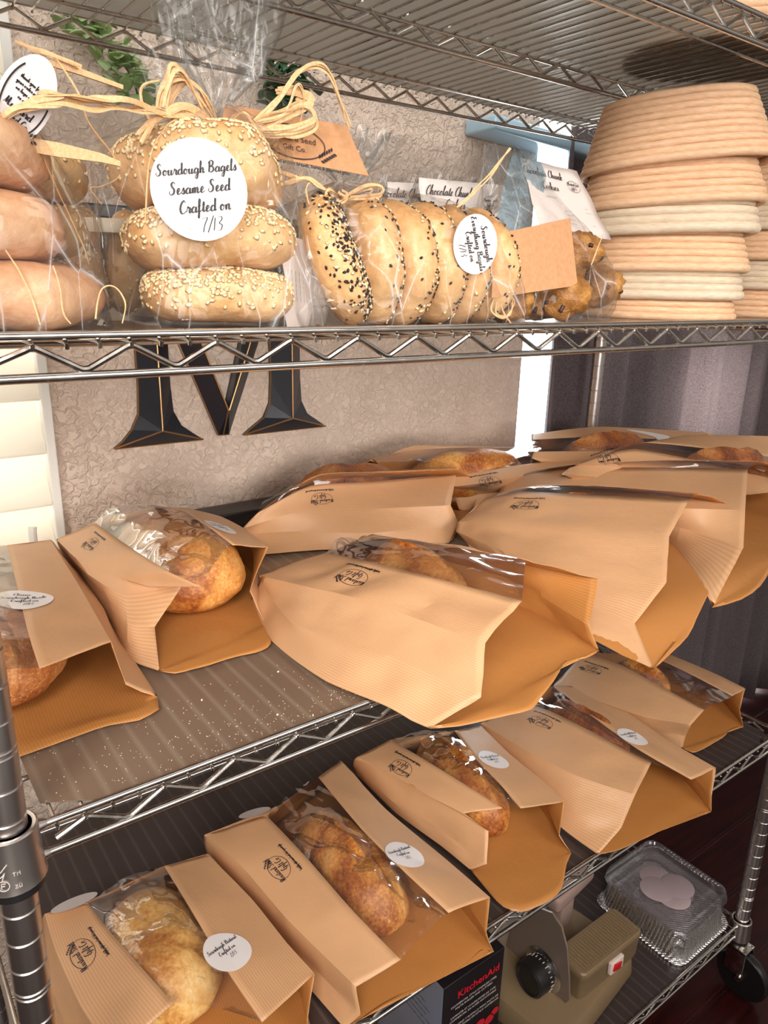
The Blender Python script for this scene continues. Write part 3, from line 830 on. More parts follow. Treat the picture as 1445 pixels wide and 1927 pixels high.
        decal(lb, disc_poly(1.0, 1.0), fr, ang, .045, sc, panel=P, uv=(u, v))
        so = lb.build('round_sticker', M['sticker'], root, smooth=True, loc=base); so['label'] = 'white round sticker with handwritten words'
        if txt:
            tb = MB(); a_, d_ = txt
            decal(tb, a_, fr, ang, .06, sc, 0, panel=P, uv=(u, v)); decal(tb, d_, fr, ang, .06, sc, 0, panel=P, uv=(u, v))
            to = tb.build('sticker_writing', M['ink'], so, smooth=False, loc=base)
    return root, panels
def hash_s(s): return sum(ord(c)*(i+1) for i, c in enumerate(s)) % 17
# ------------------------------------------------------------------ loaves
def loaf(name, label, p0, p1, wd, ht, zbase, mat='crust', ear=.0, blunt=2.6, seed=1, group='loaves in the paper bags', slash=True, cat='bread loaf'):
    """p0, p1: ends of the long axis on the ground plane (inches); wd, ht: half width, full height"""
    p0, p1 = Vector(p0[:2]), Vector(p1[:2]); ax = p1-p0; Ln = ax.length/2; ax.normalize(); sd = Vector((-ax.y, ax.x)); c = (p0+p1)/2
    b = MB(); rows = []; N, K = 44, 40
    for i in range(N+1):
        th = PI*i/N; cx_ = -math.cos(th); rr = max(0, 1-abs(cx_)**blunt)**(1/2.1)
        row = []
        for k in range(K):
            a = 2*PI*k/K
            y = math.cos(a)*rr*wd; zz = math.sin(a)
            z = (zz*.5+.5)*ht if zz > 0 else (.5+.5*zz*(.95))*ht
            z = ht*.36+ (zz*ht*.64*rr if zz > 0 else zz*ht*.36*min(1, rr*1.15))
            x = cx_*Ln
            q = Vector((x*.5, y*.5, z*.5+seed*3.7))
            dsp = .16*noise.noise(q*1.1)+.07*noise.noise(q*3.4)+.03*noise.noise(q*9)
            nrm = Vector((cx_*(1-rr), math.cos(a), math.sin(a))).normalized()
            pos = Vector((x, y, z))+nrm*dsp*(1 if zz > -.6 else .3)
            if slash and zz > .2:
                # one long score, its lip raised
                t = y-(.25*wd+.12*math.sin(x*1.3+seed)); w_ = math.exp(-(t/.22)**2)*(1-(abs(cx_))**4)
                pos.z -= .20*w_*ht/3
                w2 = math.exp(-((t+.38)/.20)**2)*(1-(abs(cx_))**4); pos.z += .17*w2*ht/3
            z_ = max(pos.z, .0)
            row.append(Vector((c.x+ax.x*pos.x+sd.x*pos.y, c.y+ax.y*pos.x+sd.y*pos.y, zbase+z_)))
        rows.append(row)
    b.grid(rows, close=True)
    o = b.build(name, M[mat], loc=(c.x, c.y, zbase))
    return tag(o, label, cat, group)
BOULE = sticker_text(['Classic', 'Sourdough Boule', 'Crafted on'], .105)
BATARD = sticker_text(['Sourdough Batard', 'Crafted on'], .098)
def G(px, py, z): v = at(px, py, z); return (v.x, v.y)
z3, z4 = 0.0, Z4
H = PI/2
# ---- bags on the wide middle shelf, from the left
paper_bag('open kraft bag at far left of middle shelf, white boule sticker on its right panel', z3, {
 'BL': [W(-2.2, 17.0, .1), W(-3.8, 10, .05), W(-4.2, 4.5, .05)], 'ML': [W(-2.2, 17, 1.2), W(-3.7, 10, 1.2), W(-4.2, 4.7, 1.1)],
 'TL': [W(-1.6, 17, 2.3), W(-3.0, 10, 2.6), W(-3.8, 4.8, 2.3)], 'WL': [W(-.6, 17, 2.8), W(-1.6, 10, 3.3), W(-2.4, 4.5, 2.8)],
 'WR': [(14, 1026, 2.7), (50, 1179, 3.1), (74, 1258, 2.7)], 'TR': [(95, 1016, 2.4), (150, 1105, 2.6), (209, 1208, 2.3)],
 'MR': [(100, 1020, 1.2), (195, 1145, 1.2), (237, 1288, .9)], 'BR': [(105, 1045, .1), (190, 1148, .05), (296, 1311, .05)]},
 lip=[W(-4.0, 3.4, .0), W(-1.5, 3.3, 0), (35, 1425, 0), (128, 1392, 0), (194, 1367, 0), (260, 1356, 0), (289, 1350, .02), (299, 1335, .03)],
 stickers=[('WRTR', 48, 1134, H+.05, 1.02, BOULE)], seed=1, sag=.35)
loaf('bread_loaf', 'round sourdough loaf with dark blistered crust in the leftmost middle shelf bag', (0.2, 13), (1.35, 5.3), 2.75, 3.0, .12, 'crust_dark', seed=1, blunt=2.4)
paper_bag('crumpled open kraft bag with loose film flap, second from left on the middle shelf', z3, {
 'BL': [(112, 1035, .1), (190, 1152, .1), (240, 1237, .08), (300, 1263, .05)],
 'ML': [(108, 1022, 1.2), (175, 1100, 1.3), (240, 1175, 1.2), (291, 1180, 1.0)],
 'MU': [(107, 1018, 1.6), (165, 1080, 2.0), (235, 1118, 1.9), (344, 1101, 2.1)],
 'TL': [(106, 1015, 2.0), (149, 1055, 2.2), (215, 1083, 2.3), (281, 1104, 2.4)],
 'WL': [(178, 983, 3.0), (248, 1032, 3.3), (322, 1078, 3.2), (379, 1104, 2.9)],
 'WC': [(192, 975, 3.4), (262, 950, 4.5), (320, 990, 4.3), (379, 1088, 3.2)],
 'WR': [(262, 949, 4.0), (330, 953, 4.1), (368, 985, 4.2), (386, 995, 4.1)],
 'WS': [(333, 953, 3.5), (360, 965, 3.8), (400, 992, 3.8), (438, 1026, 3.2)],
 'TR': [(360, 958, 2.9), (415, 972, 2.8), (460, 995, 2.6), (504, 1030, 2.4)],
 'MR': [(372, 975, 1.4), (430, 1000, 1.3), (478, 1040, 1.2), (470, 1113, 1.0)],
 'BR': [(385, 990, .1), (440, 1040, .1), (490, 1100, .1), (500, 1175, .05)]} if False else {
 'BL': [(112, 1035, .1), (190, 1152, .1), (240, 1237, .08), (300, 1263, .05)],
 'ML': [(108, 1022, 1.2), (175, 1100, 1.3), (240, 1175, 1.2), (291, 1180, 1.0)],
 'MU': [(107, 1018, 1.6), (165, 1080, 2.0), (235, 1118, 1.9), (344, 1101, 2.1)],
 'TL': [(106, 1015, 2.0), (149, 1055, 2.2), (215, 1083, 2.3), (281, 1104, 2.4)],
 'WL': [(178, 983, 3.0), (248, 1032, 3.3), (322, 1078, 3.2), (379, 1104, 2.9)],
 'WR': [(300, 953, 3.7), (345, 962, 3.9), (390, 990, 3.8), (438, 1026, 3.2)],
 'TR': [(360, 958, 2.9), (415, 972, 2.8), (460, 995, 2.6), (504, 1030, 2.4)],
 'MR': [(372, 975, 1.4), (430, 1000, 1.3), (478, 1040, 1.2), (470, 1113, 1.0)],
 'BR': [(385, 990, .1), (440, 1040, .1), (490, 1100, .1), (500, 1175, .05)]},
 lip=[(300, 1263, .05), (328, 1268, 0), (387, 1254, 0), (438, 1237, 0), (496, 1225, 0), (509, 1214, .02), (511, 1205, .03), (500, 1179, .05)],
 logo=('TLWL', 170, 1022, PI, .72), stickers=[('WRTR', 413, 993, H+.4, .8, BOULE)], seed=2, sag=.55, filmamp=.35)
loaf('bread_loaf', 'round golden loaf filling the crumpled bag with the loose film flap', G(275, 1010, 1.8), G(400, 1120, 1.4), 2.55, 3.75, .12, 'crust', seed=2, blunt=3.2, slash=False)
paper_bag('kraft bag lying lengthwise behind the large front bag, its mouth facing right', z3, {
 'BL': [(478, 1045, .1), (600, 1035, .1), (720, 1032, .1), (844, 1022, .1)], 'ML': [(462, 1005, .9), (560, 1000, 1.0), (700, 1003, 1.0), (863, 985, 1.0)],
 'TL': [(456, 995, 1.4), (554, 965, 2.0), (667, 959, 2.0), (848, 951, 2.1)], 'WL': [(485, 965, 2.2), (584, 914, 3.2), (698, 907, 3.1), (859, 890, 3.0)],
 'WR': [(525, 935, 2.6), (600, 893, 3.9), (710, 888, 3.9), (857, 882, 3.6)], 'TR': [W(19.5, 18.6, 2.2), W(23, 18.6, 2.4), W(27, 17.6, 2.3), (905, 905, 1.9)],
 'MR': [W(19.5, 18.8, 1.2), W(23, 18.8, 1.2), W(27, 18, 1.2), (916, 912, 1.2)], 'BR': [W(19.5, 18.8, .1), W(23, 18.8, .1), W(27, 18.2, .1), (912, 930, .1)]},
 lip=[(850, 1018, .1), (874, 975, .4), (891, 947, .8), (916, 916, .9), (912, 930, .2)], logo=('TLWL', 607, 941, PI, .78), seed=3, sag=.3)
loaf('bread_loaf', 'brown domed loaf in the lengthwise bag behind the large front bag', G(545, 950, 1.5), G(760, 925, 1.5), 2.3, 3.5, .12, 'crust_dark', seed=3)
paper_bag('large kraft bag at centre front of middle shelf, wide mouth past the shelf edge', z3, {
 'BL': [(473, 1127, .1), (511, 1206, .1), (615, 1283, .1), (809, 1371, -.1)], 'ML': [(489, 1092, 1.0), (552, 1174, 1.2), (730, 1233, 1.5), (905, 1312, 1.1)],
 'TL': [(489, 1083, 1.5), (572, 1103, 2.2), (675, 1127, 2.6), (913, 1210, 2.4)], 'WL': [(615, 1040, 2.2), (690, 1056, 3.2), (800, 1083, 3.4), (982, 1131, 3.2)],
 'WR': [(660, 1022, 2.6), (740, 1012, 3.3), (860, 1030, 3.4), (988, 1052, 3.2)], 'TR': [(700, 1005, 2.0), (800, 1022, 2.3), (930, 1052, 2.3), (1125, 1089, 2.2)],
 'MR': [(710, 1012, 1.0), (820, 1050, 1.1), (960, 1090, 1.1), (1108, 1177, 1.0)], 'BR': [(720, 1040, .1), (850, 1090, .1), (1000, 1150, .1), (1127, 1225, .0)]},
 lip=[(809, 1371, -.1), (862, 1367, -.1), (930, 1352, -.1), (1000, 1335, -.1), (1045, 1278, 0), (1066, 1240, 0), (1104, 1239, 0), (1127, 1225, 0)],
 logo=('TLWL', 667, 1089, PI, .92), seed=4, amp=.24, sag=.35, filmamp=.34)
loaf('bread_loaf', 'rough topped golden loaf inside the large centre front bag', G(690, 1080, 1.5), G(870, 1150, 1.5), 1.9, 3.45, .12, 'crust', seed=4)
paper_bag('wide kraft bag with long side folds drooping over the shelf edge, right of centre', z3, {
 'BL': [(890, 1050, .1), (990, 1130, .1), (1100, 1200, .0), (1231, 1259, -.8)], 'M2': [(882, 1026, .5), (985, 1080, .7), (1090, 1130, .6), (1194, 1173, .2)],
 'ML': [(858, 1000, 1.0), (945, 1036, 1.3), (1100, 1073, 1.4), (1254, 1096, 1.2)], 'TL': [(862, 983, 1.5), (930, 978, 2.2), (1091, 997, 2.6), (1259, 1010, 2.4)],
 'WL': [(911, 939, 2.4), (978, 926, 3.2), (1091, 930, 3.5), (1296, 941, 3.4)], 'WR': [(950, 928, 2.6), (1010, 915, 3.4), (1120, 914, 3.7), (1313, 928, 3.4)],
 'TR': [(980, 925, 2.0), (1060, 915, 2.3), (1200, 925, 2.4), (1384, 951, 2.3)], 'MR': [(985, 935, 1.0), (1080, 940, 1.1), (1230, 960, 1.1), (1396, 985, 1.2)],
 'BR': [(990, 950, .1), (1090, 970, .1), (1230, 990, .1), (1388, 1010, .1)]},
 lip=[(1231, 1259, -.8), (1292, 1202, -.6), (1326, 1140, -.4), (1353, 1081, -.2), (1389, 1060, 0), (1388, 1010, .1)],
 logo=('TLWL', 993, 952, PI, .92), seed=5, amp=.2, sag=.1)
loaf('bread_loaf', 'loaf hidden inside the wide bag with long side folds', G(1000, 985, 1.5), G(1190, 1000, 1.5), 2.2, 3.2, .12, 'crust', seed=5)
paper_bag('unstamped kraft bag panel tucked right behind the wide drooping bag', z3, {
 'BL': [(975, 975, .1), (1110, 990, .1), (1250, 1010, .1), (1340, 1145, -.3)], 'ML': [(945, 945, .9), (1080, 960, 1.1), (1250, 985, 1.1), (1399, 1030, .9)],
 'TL': [(936, 930, 1.4), (1080, 940, 2.3), (1250, 955, 2.4), (1402, 960, 2.3)], 'WL': [(955, 897, 2.2), (1074, 882, 3.3), (1250, 880, 3.5), (1407, 883, 3.3)],
 'WR': [(985, 890, 2.5), (1080, 874, 3.7), (1250, 866, 4.0), (1425, 868, 3.7)], 'TR': [(1010, 885, 2.0), (1110, 872, 2.6), (1270, 866, 2.8), (1475, 880, 2.5)],
 'MR': [(1020, 890, 1.1), (1120, 885, 1.3), (1290, 885, 1.4), (1490, 900, 1.2)], 'BR': [(1030, 900, .1), (1130, 905, .1), (1300, 910, .1), (1500, 950, .1)]},
 lip=[(1340, 1145, -.3), (1372, 1142, -.3), (1397, 1127, -.2), (1426, 1110, -.1), (1445, 1080, 0), (1480, 1030, 0), (1500, 950, .1)], seed=6, amp=.1)
loaf('bread_loaf', 'loaf inside the bag tucked right behind the wide drooping bag', G(1100, 930, 1.5), G(1400, 935, 1.5), 2.0, 3.1, .12, 'crust_dark', seed=6)
# back row
paper_bag('kraft bag at the back by the wall, loaf under a long bright film band', z3, {
 'BL': [W(30.5, 15.6, .1), W(34.0, 14.6, .1), W(38, 13.4, .1), W(41.5, 12.2, .1)], 'ML': [W(30.2, 15.8, 1.1), W(34, 14.7, 1.2), W(38, 13.5, 1.2), W(41.6, 12.3, 1.2)],
 'TL': [(740, 905, 17.2, 'y'), (860, 915, 14.8, 'y'), (1000, 893, 13.6, 'y'), (1100, 880, 12.6, 'y')], 'WL': [(730, 893, 17.6, 'y'), (850, 893, 15.8, 'y'), (1000, 872, 14.5, 'y'), (1170, 850, 13.6, 'y')],
 'WR': [(700, 862, 18.7, 'y'), (800, 845, 18.6, 'y'), (950, 842, 17.8, 'y'), (1110, 848, 16.8, 'y')], 'TR': [(684, 878, 19.0, 'y'), (778, 839, 19.0, 'y'), (900, 840, 18.8, 'y'), (1090, 846, 18.2, 'y')],
 'MR': [W(27.5, 19.2, 1.5), W(33, 19.3, 1.5), W(38, 19.2, 1.5), W(43, 18.6, 1.4)], 'BR': [W(27.7, 19.1, .1), W(33, 19.2, .1), W(38, 19.1, .1), W(43, 18.5, .1)]},
 logo=('TLWL', 925, 905, PI, .95), seed=7, amp=.08, sag=.2)
loaf('bread_loaf', 'long brown loaf at the back by the wall under the bright film band', at(770, 880, 17.6, 'y')[:2], at(985, 880, 15.8, 'y')[:2], 1.7, 3.3, .6, 'crust', seed=7, slash=False)
paper_bag('furthest back kraft bag on the middle shelf, in front of the dark curtain', z3, {
 'BL': [W(40.5, 13.6, .1), W(43, 12.6, .1), W(46, 11.4, .1)], 'ML': [W(40.5, 13.7, 1.4), W(43, 12.7, 1.4), W(46, 11.5, 1.4)],
 'TL': [(1000, 862, 14.6, 'y'), (1110, 866, 13.4, 'y'), (1260, 860, 12.0, 'y')], 'WL': [(1005, 850, 15.0, 'y'), (1120, 848, 13.8, 'y'), (1240, 842, 12.6, 'y')],
 'WR': [(1000, 828, 17.0, 'y'), (1110, 822, 16.2, 'y'), (1240, 826, 15.2, 'y')], 'TR': [(1000, 817, 18.0, 'y'), (1133, 803, 17.6, 'y'), (1342, 815, 15.6, 'y')],
 'MR': [W(42.5, 18.4, 2.0), W(46, 18.0, 2.0), W(47.4, 16, 2.0)], 'BR': [W(42.5, 18.4, .1), W(46, 18.0, .1), W(47.4, 16, .1)]},
 stickers=[('WRTR', 1246, 822, H+.2, 1.0, None)], seed=8, amp=.08)
loaf('bread_loaf', 'dark loaf half seen through silvery film in the furthest back bag', at(1050, 845, 16.0, 'y')[:2], at(1220, 845, 14.2, 'y')[:2], 1.3, 3.6, .5, 'crust_dark', seed=8)
paper_bag('kraft bag at right edge of middle shelf, round sticker on its narrow film strip', z3, {
 'BL': [W(38.8, 9.2, .1), W(41.8, 7.2, .1), W(45, 5.0, .1)], 'ML': [W(38.6, 9.4, 1.5), W(41.8, 7.4, 1.6), W(45, 5.2, 1.5)],
 'TL': [(1055, 892, 10.4, 'y'), (1200, 905, 8.0, 'y'), (1460, 925, 4.6, 'y')], 'WL': [(1072, 880, 10.8, 'y'), (1196, 845, 9.8, 'y'), (1445, 897, 5.9, 'y')],
 'WR': [(1100, 868, 11.6, 'y'), (1217, 833, 10.8, 'y'), (1470, 862, 7.6, 'y')], 'TR': [(1190, 850, 12.6, 'y'), (1290, 819, 12.0, 'y'), (1490, 822, 9.6, 'y')],
 'MR': [W(43, 12.6, 2.0), W(47, 11.4, 2.0), W(50.5, 9.6, 1.8)], 'BR': [W(43, 12.6, .1), W(47, 11.4, .1), W(50.0, 9.6, .1)]},
 logo=('TLWL', 1140, 863, PI, .95), stickers=[('F', 1421, 874, H, 1.0, BATARD)], seed=9, amp=.08)
loaf('bread_loaf', 'brown loaf in the bag at the right edge of the middle shelf', at(1250, 900, 9.8, 'y')[:2], at(1440, 900, 7.6, 'y')[:2], 1.5, 3.2, .3, 'crust_dark', seed=9)

# ---- bags on the shelf below, from the left
gB = 'long bread bags on the lower shelf'
paper_bag('long kraft bag at the left end of the lower shelf, next to the chrome post', z4, {
 'BL': [(75, 1735, .1), (70, 1800, .1), (90, 1890, .1), (140, 2040, .1)], 'ML': [(80, 1730, 1.1), (80, 1790, 1.1), (100, 1870, 1.1), (150, 1990, 1.0)],
 'TL': [(84, 1720, 2.2), (105, 1790, 2.4), (150, 1890, 2.4), (215, 1990, 2.2)], 'WL': [(165, 1699, 2.7), (200, 1745, 3.0), (262, 1815, 3.1), (326, 1888, 2.8)],
 'WR': [(309, 1630, 2.8), (356, 1707, 3.2), (433, 1836, 3.1), (493, 1924, 2.7)], 'TR': [(390, 1607, 2.4), (472, 1690, 2.5), (540, 1775, 2.5), (592, 1832, 2.4)],
 'MR': [(398, 1612, 1.2), (480, 1710, 1.2), (550, 1810, 1.2), (578, 1925, 1.1)], 'BR': [(405, 1625, .1), (490, 1735, .1), (560, 1860, .1), (596, 1970, .1)]},
 lip=[(140, 2040, .1), (300, 2080, 0), (450, 2060, 0), (596, 1990, 0), (596, 1970, .1)],
 logo=('TLWL', 158, 1792, PI, .95), stickers=[('WRTR', 431, 1791, H+.30, 1.0, BATARD), ('TLWL', 140, 1698, H, 1.0, 'edge')], seed=10, group=gB, sag=.35, filmamp=.3)
loaf('bread_loaf', 'plump pale golden loaf in the leftmost bag of the lower shelf', G(255, 1690, z4+1.8), G(350, 1915, z4+1.4), 2.35, 3.2, z4+.12, 'crust_pale', seed=10, group='loaves in the long bags', blunt=2.8, slash=False)
paper_bag('long kraft bag second from left on lower shelf, creased film over a scored loaf', z4, {
 'BL': [(398, 1640, .1), (480, 1740, .1), (570, 1845, .1), (648, 1935, .1)], 'ML': [(390, 1608, 1.1), (470, 1700, 1.1), (560, 1790, 1.1), (678, 1910, .9)],
 'TL': [(385, 1571, 2.2), (455, 1630, 2.4), (541, 1730, 2.4), (670, 1857, 2.2)], 'WL': [(501, 1534, 2.7), (575, 1612, 3.2), (664, 1714, 3.2), (754, 1806, 2.8)],
 'WR': [(599, 1463, 2.6), (680, 1560, 3.3), (760, 1640, 3.3), (844, 1718, 2.7)], 'TR': [(641, 1431, 2.2), (725, 1522, 2.4), (840, 1618, 2.4), (922, 1689, 2.3)],
 'MR': [(650, 1440, 1.1), (740, 1545, 1.2), (850, 1660, 1.1), (915, 1755, 1.0)], 'BR': [(655, 1450, .1), (750, 1570, .1), (860, 1700, .1), (929, 1791, .1)]},
 lip=[(610, 1965, 0), (640, 1945, 0), (678, 1918, 0), (729, 1881, 0), (803, 1857, 0), (870, 1825, 0), (915, 1781, 0), (929, 1791, .1)],
 logo=('TLWL', 527, 1636, PI, .95), stickers=[('WRTR', 760, 1607, H+.02, 1.0, BATARD), ('TLWL', 479, 1529, H, .85, 'edge')], seed=11, group=gB, sag=.3, filmamp=.42)
loaf('bread_loaf', 'golden scored loaf under creased film in the second lower shelf bag', G(583, 1545, z4+1.7), G(742, 1740, z4+1.5), 1.95, 3.3, z4+.12, 'crust', seed=11, group='loaves in the long bags')
paper_bag('long kraft bag third from left on lower shelf, browned loaf end poking out', z4, {
 'BL': [(668, 1455, .1), (745, 1530, .1), (830, 1592, .1), (885, 1637, .1)], 'M2': [(664, 1440, .9), (740, 1509, .8), (829, 1562, .8), (916, 1626, .7)],
 'M1': [(667, 1429, 2.0), (735, 1447, 2.3), (807, 1492, 2.3), (919, 1564, 2.0)], 'TL': [(672, 1424, 2.2), (735, 1455, 2.2), (805, 1497, 2.3), (874, 1531, 2.3)],
 'WL': [(735, 1392, 2.6), (800, 1430, 3), (870, 1473, 3), (946, 1521, 2.8)],
 'WR': [(855, 1375, 2.8), (895, 1428, 3.2), (940, 1475, 3.2), (980, 1521, 2.9)], 'TR': [(905, 1366, 2.3), (960, 1420, 2.4), (1020, 1468, 2.3), (1061, 1509, 2.2)],
 'MR': [(910, 1376, 1.1), (965, 1440, 1.1), (1020, 1500, 1.1), (1052, 1573, .9)], 'BR': [(915, 1390, .1), (970, 1460, .1), (1030, 1540, .1), (1075, 1606, .1)]},
 lip=[(885, 1637, .1), (910, 1667, .05), (941, 1704, 0), (974, 1719, 0), (1030, 1704, 0), (1058, 1676, 0), (1066, 1626, .05), (1075, 1606, .1)],
 logo=('TLWL', 756, 1446, PI, .9), stickers=[('WRTR', 929, 1433, H+.1, .95, BATARD)], seed=12, group=gB, sag=.3, filmamp=.32)
loaf('bread_loaf', 'browned loaf whose rounded end pokes out of the third lower shelf bag', G(800, 1395, z4+1.7), G(945, 1560, z4+1.4), 1.75, 3.2, z4+.12, 'crust', seed=12, group='loaves in the long bags')
paper_bag('long kraft bag fourth from left on lower shelf, dented side and dark crust', z4, {
 'BL': [(885, 1392, .1), (980, 1480, .1), (1058, 1559, .1), (1125, 1608, .1)], 'ML': [(890, 1376, 1.2), (985, 1452, 1.2), (1080, 1525, 1.2), (1169, 1558, 1.0)],
 'TL': [(905, 1362, 2.2), (1000, 1418, 2.5), (1090, 1462, 2.5), (1195, 1496, 2.3)], 'WL': [(960, 1318, 2.6), (1030, 1336, 3.0), (1120, 1380, 3.0), (1225, 1436, 2.7)],
 'WR': [(1041, 1291, 2.6), (1110, 1345, 3.1), (1200, 1410, 3.1), (1300, 1467, 2.6)], 'TR': [(1085, 1291, 2.3), (1170, 1335, 2.4), (1260, 1395, 2.4), (1347, 1445, 2.3)],
 'MR': [(1090, 1300, 1.2), (1175, 1355, 1.2), (1265, 1425, 1.2), (1339, 1497, 1.0)], 'BR': [(1095, 1310, .1), (1180, 1375, .1), (1270, 1450, .1), (1338, 1528, .1)]},
 lip=[(1125, 1608, .1), (1161, 1606, 0), (1194, 1590, 0), (1225, 1576, 0), (1281, 1545, 0), (1308, 1528, 0), (1338, 1528, .1)],
 logo=('TLWL', 1016, 1358, PI, .95), stickers=[('WRTR', 1189, 1387, H+.05, .95, BATARD)], seed=13, group=gB, amp=.15, sag=.2)
loaf('bread_loaf', 'dark crusted loaf behind film in the dented fourth lower shelf bag', G(1035, 1330, z4+1.7), G(1180, 1425, z4+1.5), 1.55, 3.0, z4+.12, 'crust_dark', seed=13, group='loaves in the long bags')
paper_bag('long kraft bag at the right end of the lower shelf, crinkled shiny film', z4, {
 'BL': [(1050, 1320, .1), (1130, 1350, .1), (1210, 1385, .1), (1284, 1408, .1)], 'ML': [(1045, 1300, 1.2), (1130, 1340, 1.2), (1210, 1372, 1.2), (1290, 1385, 1.1)],
 'TL': [(1042, 1289, 2.2), (1141, 1325, 2.5), (1215, 1350, 2.5), (1300, 1364, 2.3)], 'WL': [(1100, 1228, 2.7), (1170, 1252, 3.0), (1244, 1292, 3.0), (1325, 1336, 2.7)],
 'WR': [(1215, 1232, 2.7), (1265, 1252, 3.0), (1325, 1282, 3.0), (1378, 1310, 2.7)], 'TR': [(1250, 1228, 2.3), (1300, 1248, 2.4), (1355, 1272, 2.4), (1403, 1296, 2.3)],
 'MR': [(1255, 1240, 1.2), (1305, 1262, 1.2), (1355, 1295, 1.2), (1392, 1335, 1.1)], 'BR': [(1260, 1255, .1), (1310, 1280, .1), (1360, 1320, .1), (1399, 1368, .1)]},
 lip=[(1284, 1408, .1), (1306, 1418, 0), (1330, 1406, 0), (1364, 1386, 0), (1375, 1369, 0), (1399, 1368, .1)],
 logo=('TLWL', 1113, 1261, PI, .95), seed=14, group=gB, sag=.1, filmamp=.35)
loaf('bread_loaf', 'golden loaf beside crinkled film in the rightmost lower shelf bag', G(1150, 1262, z4+1.8), G(1262, 1315, z4+1.4), 1.5, 3.1, z4+.12, 'crust', seed=14, group='loaves in the long bags')
# ------------------------------------------------------------------ bagels, cookies and baskets on the eye level shelf
ZB = Z2-.045
M['bagel'] = crust('plain_bagel_crust', [(.30, srgb(172, 112, 76)), (.45, srgb(204, 150, 110)), (.60, srgb(222, 178, 140))], 9, False)
M['bagel_gold'] = crust('golden_bagel_crust', [(.28, srgb(168, 108, 62)), (.42, srgb(208, 156, 100)), (.60, srgb(230, 190, 140))], 10, False)
M['sesame'] = simple('sesame_seed', srgb(240, 214, 168), .5)
M['poppy'] = simple('dark_poppy_seed', srgb(44, 30, 28), .6)
M['cookie'] = crust('brown_cookie', [(.30, srgb(84, 46, 20)), (.42, srgb(134, 84, 38)), (.55, srgb(172, 118, 56)), (.68, srgb(206, 156, 88))], 30, False)
M['choc'] = simple('chocolate_chunk', srgb(64, 32, 22), .4)
M['raffia'] = None
t = NT('dry_raffia'); ob = t.coord('Object', (1, 1, 1)); n = t.noise(ob, 420, 3)
p = t.pbsdf(None, .55); t.link(t.ramp(n, [(.3, srgb(210, 164, 112)), (.7, srgb(232, 194, 146))]), p.inputs['Base Color']); M['raffia'] = t.done(p.outputs[0])
M['card'] = simple('white_label_card', srgb(226, 214, 208), .5)
t = NT('smooth_kraft_card'); n = t.noise(t.coord('Object', 1), 220, 2); p = t.pbsdf(None, .6)
t.link(t.ramp(n, [(.3, srgb(186, 134, 92)), (.7, srgb(200, 148, 104))]), p.inputs['Base Color']); M['tag'] = t.done(p.outputs[0])

def bagel_pt(th, ph, R, h, seed, flat=.6):
    a, rt = R*.56, R*.46
    cx_, sn = math.cos(ph), math.sin(ph)
    r = a+rt*math.copysign(abs(cx_)**.85, cx_)
    z = (h/2)*math.copysign(abs(sn)**.9, sn)
    if sn < 0: z *= .92
    p = Vector((r*math.cos(th), r*math.sin(th), z))
    q = p*.6+Vector((seed*5.3, seed, 0)); d = .26*noise.noise(q*1.1)+.07*noise.noise(q*4)
    return p*(1+d*.45)
def bagel(label, c, R=2.3, h=1.7, rot=None, mat='bagel', seeds=None, seed=1, group='plain bagels in the left bag', ns=420, cat='bagel'):
    rot = rot or Matrix.Identity(3); c = Vector(c); b = MB(); rows = []
    N, K = 56, 28
    for i in range(N):
        rows.append([c+rot @ bagel_pt(2*PI*i/N, 2*PI*k/K, R, h, seed) for k in range(K)])
    rows.append(rows[0]); b.grid(rows, close=True)
    o = b.build('bagel', M[mat], loc=c, sharp=0); tag(o, label, cat, group)
    if seeds:
        rn = random.Random(seed)
        kinds = {'sesame': (('sesame_seeds', 'sesame', ns, .10, .06),), 'everything': (('sesame_seeds', 'sesame', int(ns*.38), .10, .06), ('poppy_seeds', 'poppy', int(ns*1.0), .07, .045))}[seeds]
        for (nm, mt, cnt, L_, W_) in kinds:
            sb = MB()
            for k in range(cnt):
                th = rn.uniform(0, 2*PI); lim = (-.15, PI*.72) if seeds == 'sesame' else (-.10, PI*.75)
                ph = rn.triangular(lim[0], lim[1], PI*.42) if rn.random() < .8 else rn.uniform(lim[0]-.25, lim[1])
                p0 = bagel_pt(th, ph, R, h, seed); p1 = bagel_pt(th+.01, ph, R, h, seed); p2 = bagel_pt(th, ph+.01, R, h, seed)
                nr = (p1-p0).cross(p2-p0).normalized()
                if nr.dot(p0-Vector((p0.x, p0.y, 0)).normalized()*R*.56) < 0: nr = -nr
                a = rn.uniform(0, PI); tx = (p1-p0).normalized(); ty = nr.cross(tx); u = tx*math.cos(a)+ty*math.sin(a); v = nr.cross(u)
                q = p0+nr*.02; sc = rn.uniform(.8, 1.2)
                vs = [q+u*L_*sc, q+u*L_*.2*sc+v*W_*sc, q-u*L_*.8*sc+v*W_*.5*sc, q-u*L_*.8*sc-v*W_*.5*sc, q+u*L_*.2*sc-v*W_*sc, q+nr*.04*sc, q-nr*.03]
                vs = [c+rot @ x for x in vs]
                sb.add(vs, [(0, 1, 5), (1, 2, 5), (2, 3, 5), (3, 4, 5), (4, 0, 5), (1, 0, 6), (2, 1, 6), (3, 2, 6), (4, 3, 6), (0, 4, 6)])
            so = sb.build(nm, M[mt], o, loc=c, sharp=0); so['kind'] = 'stuff'
    return o
def RX(a): return Matrix.Rotation(math.radians(a), 3, 'X')
def RY(a): return Matrix.Rotation(math.radians(a), 3, 'Y')
def RZ(a): return Matrix.Rotation(math.radians(a), 3, 'Z')
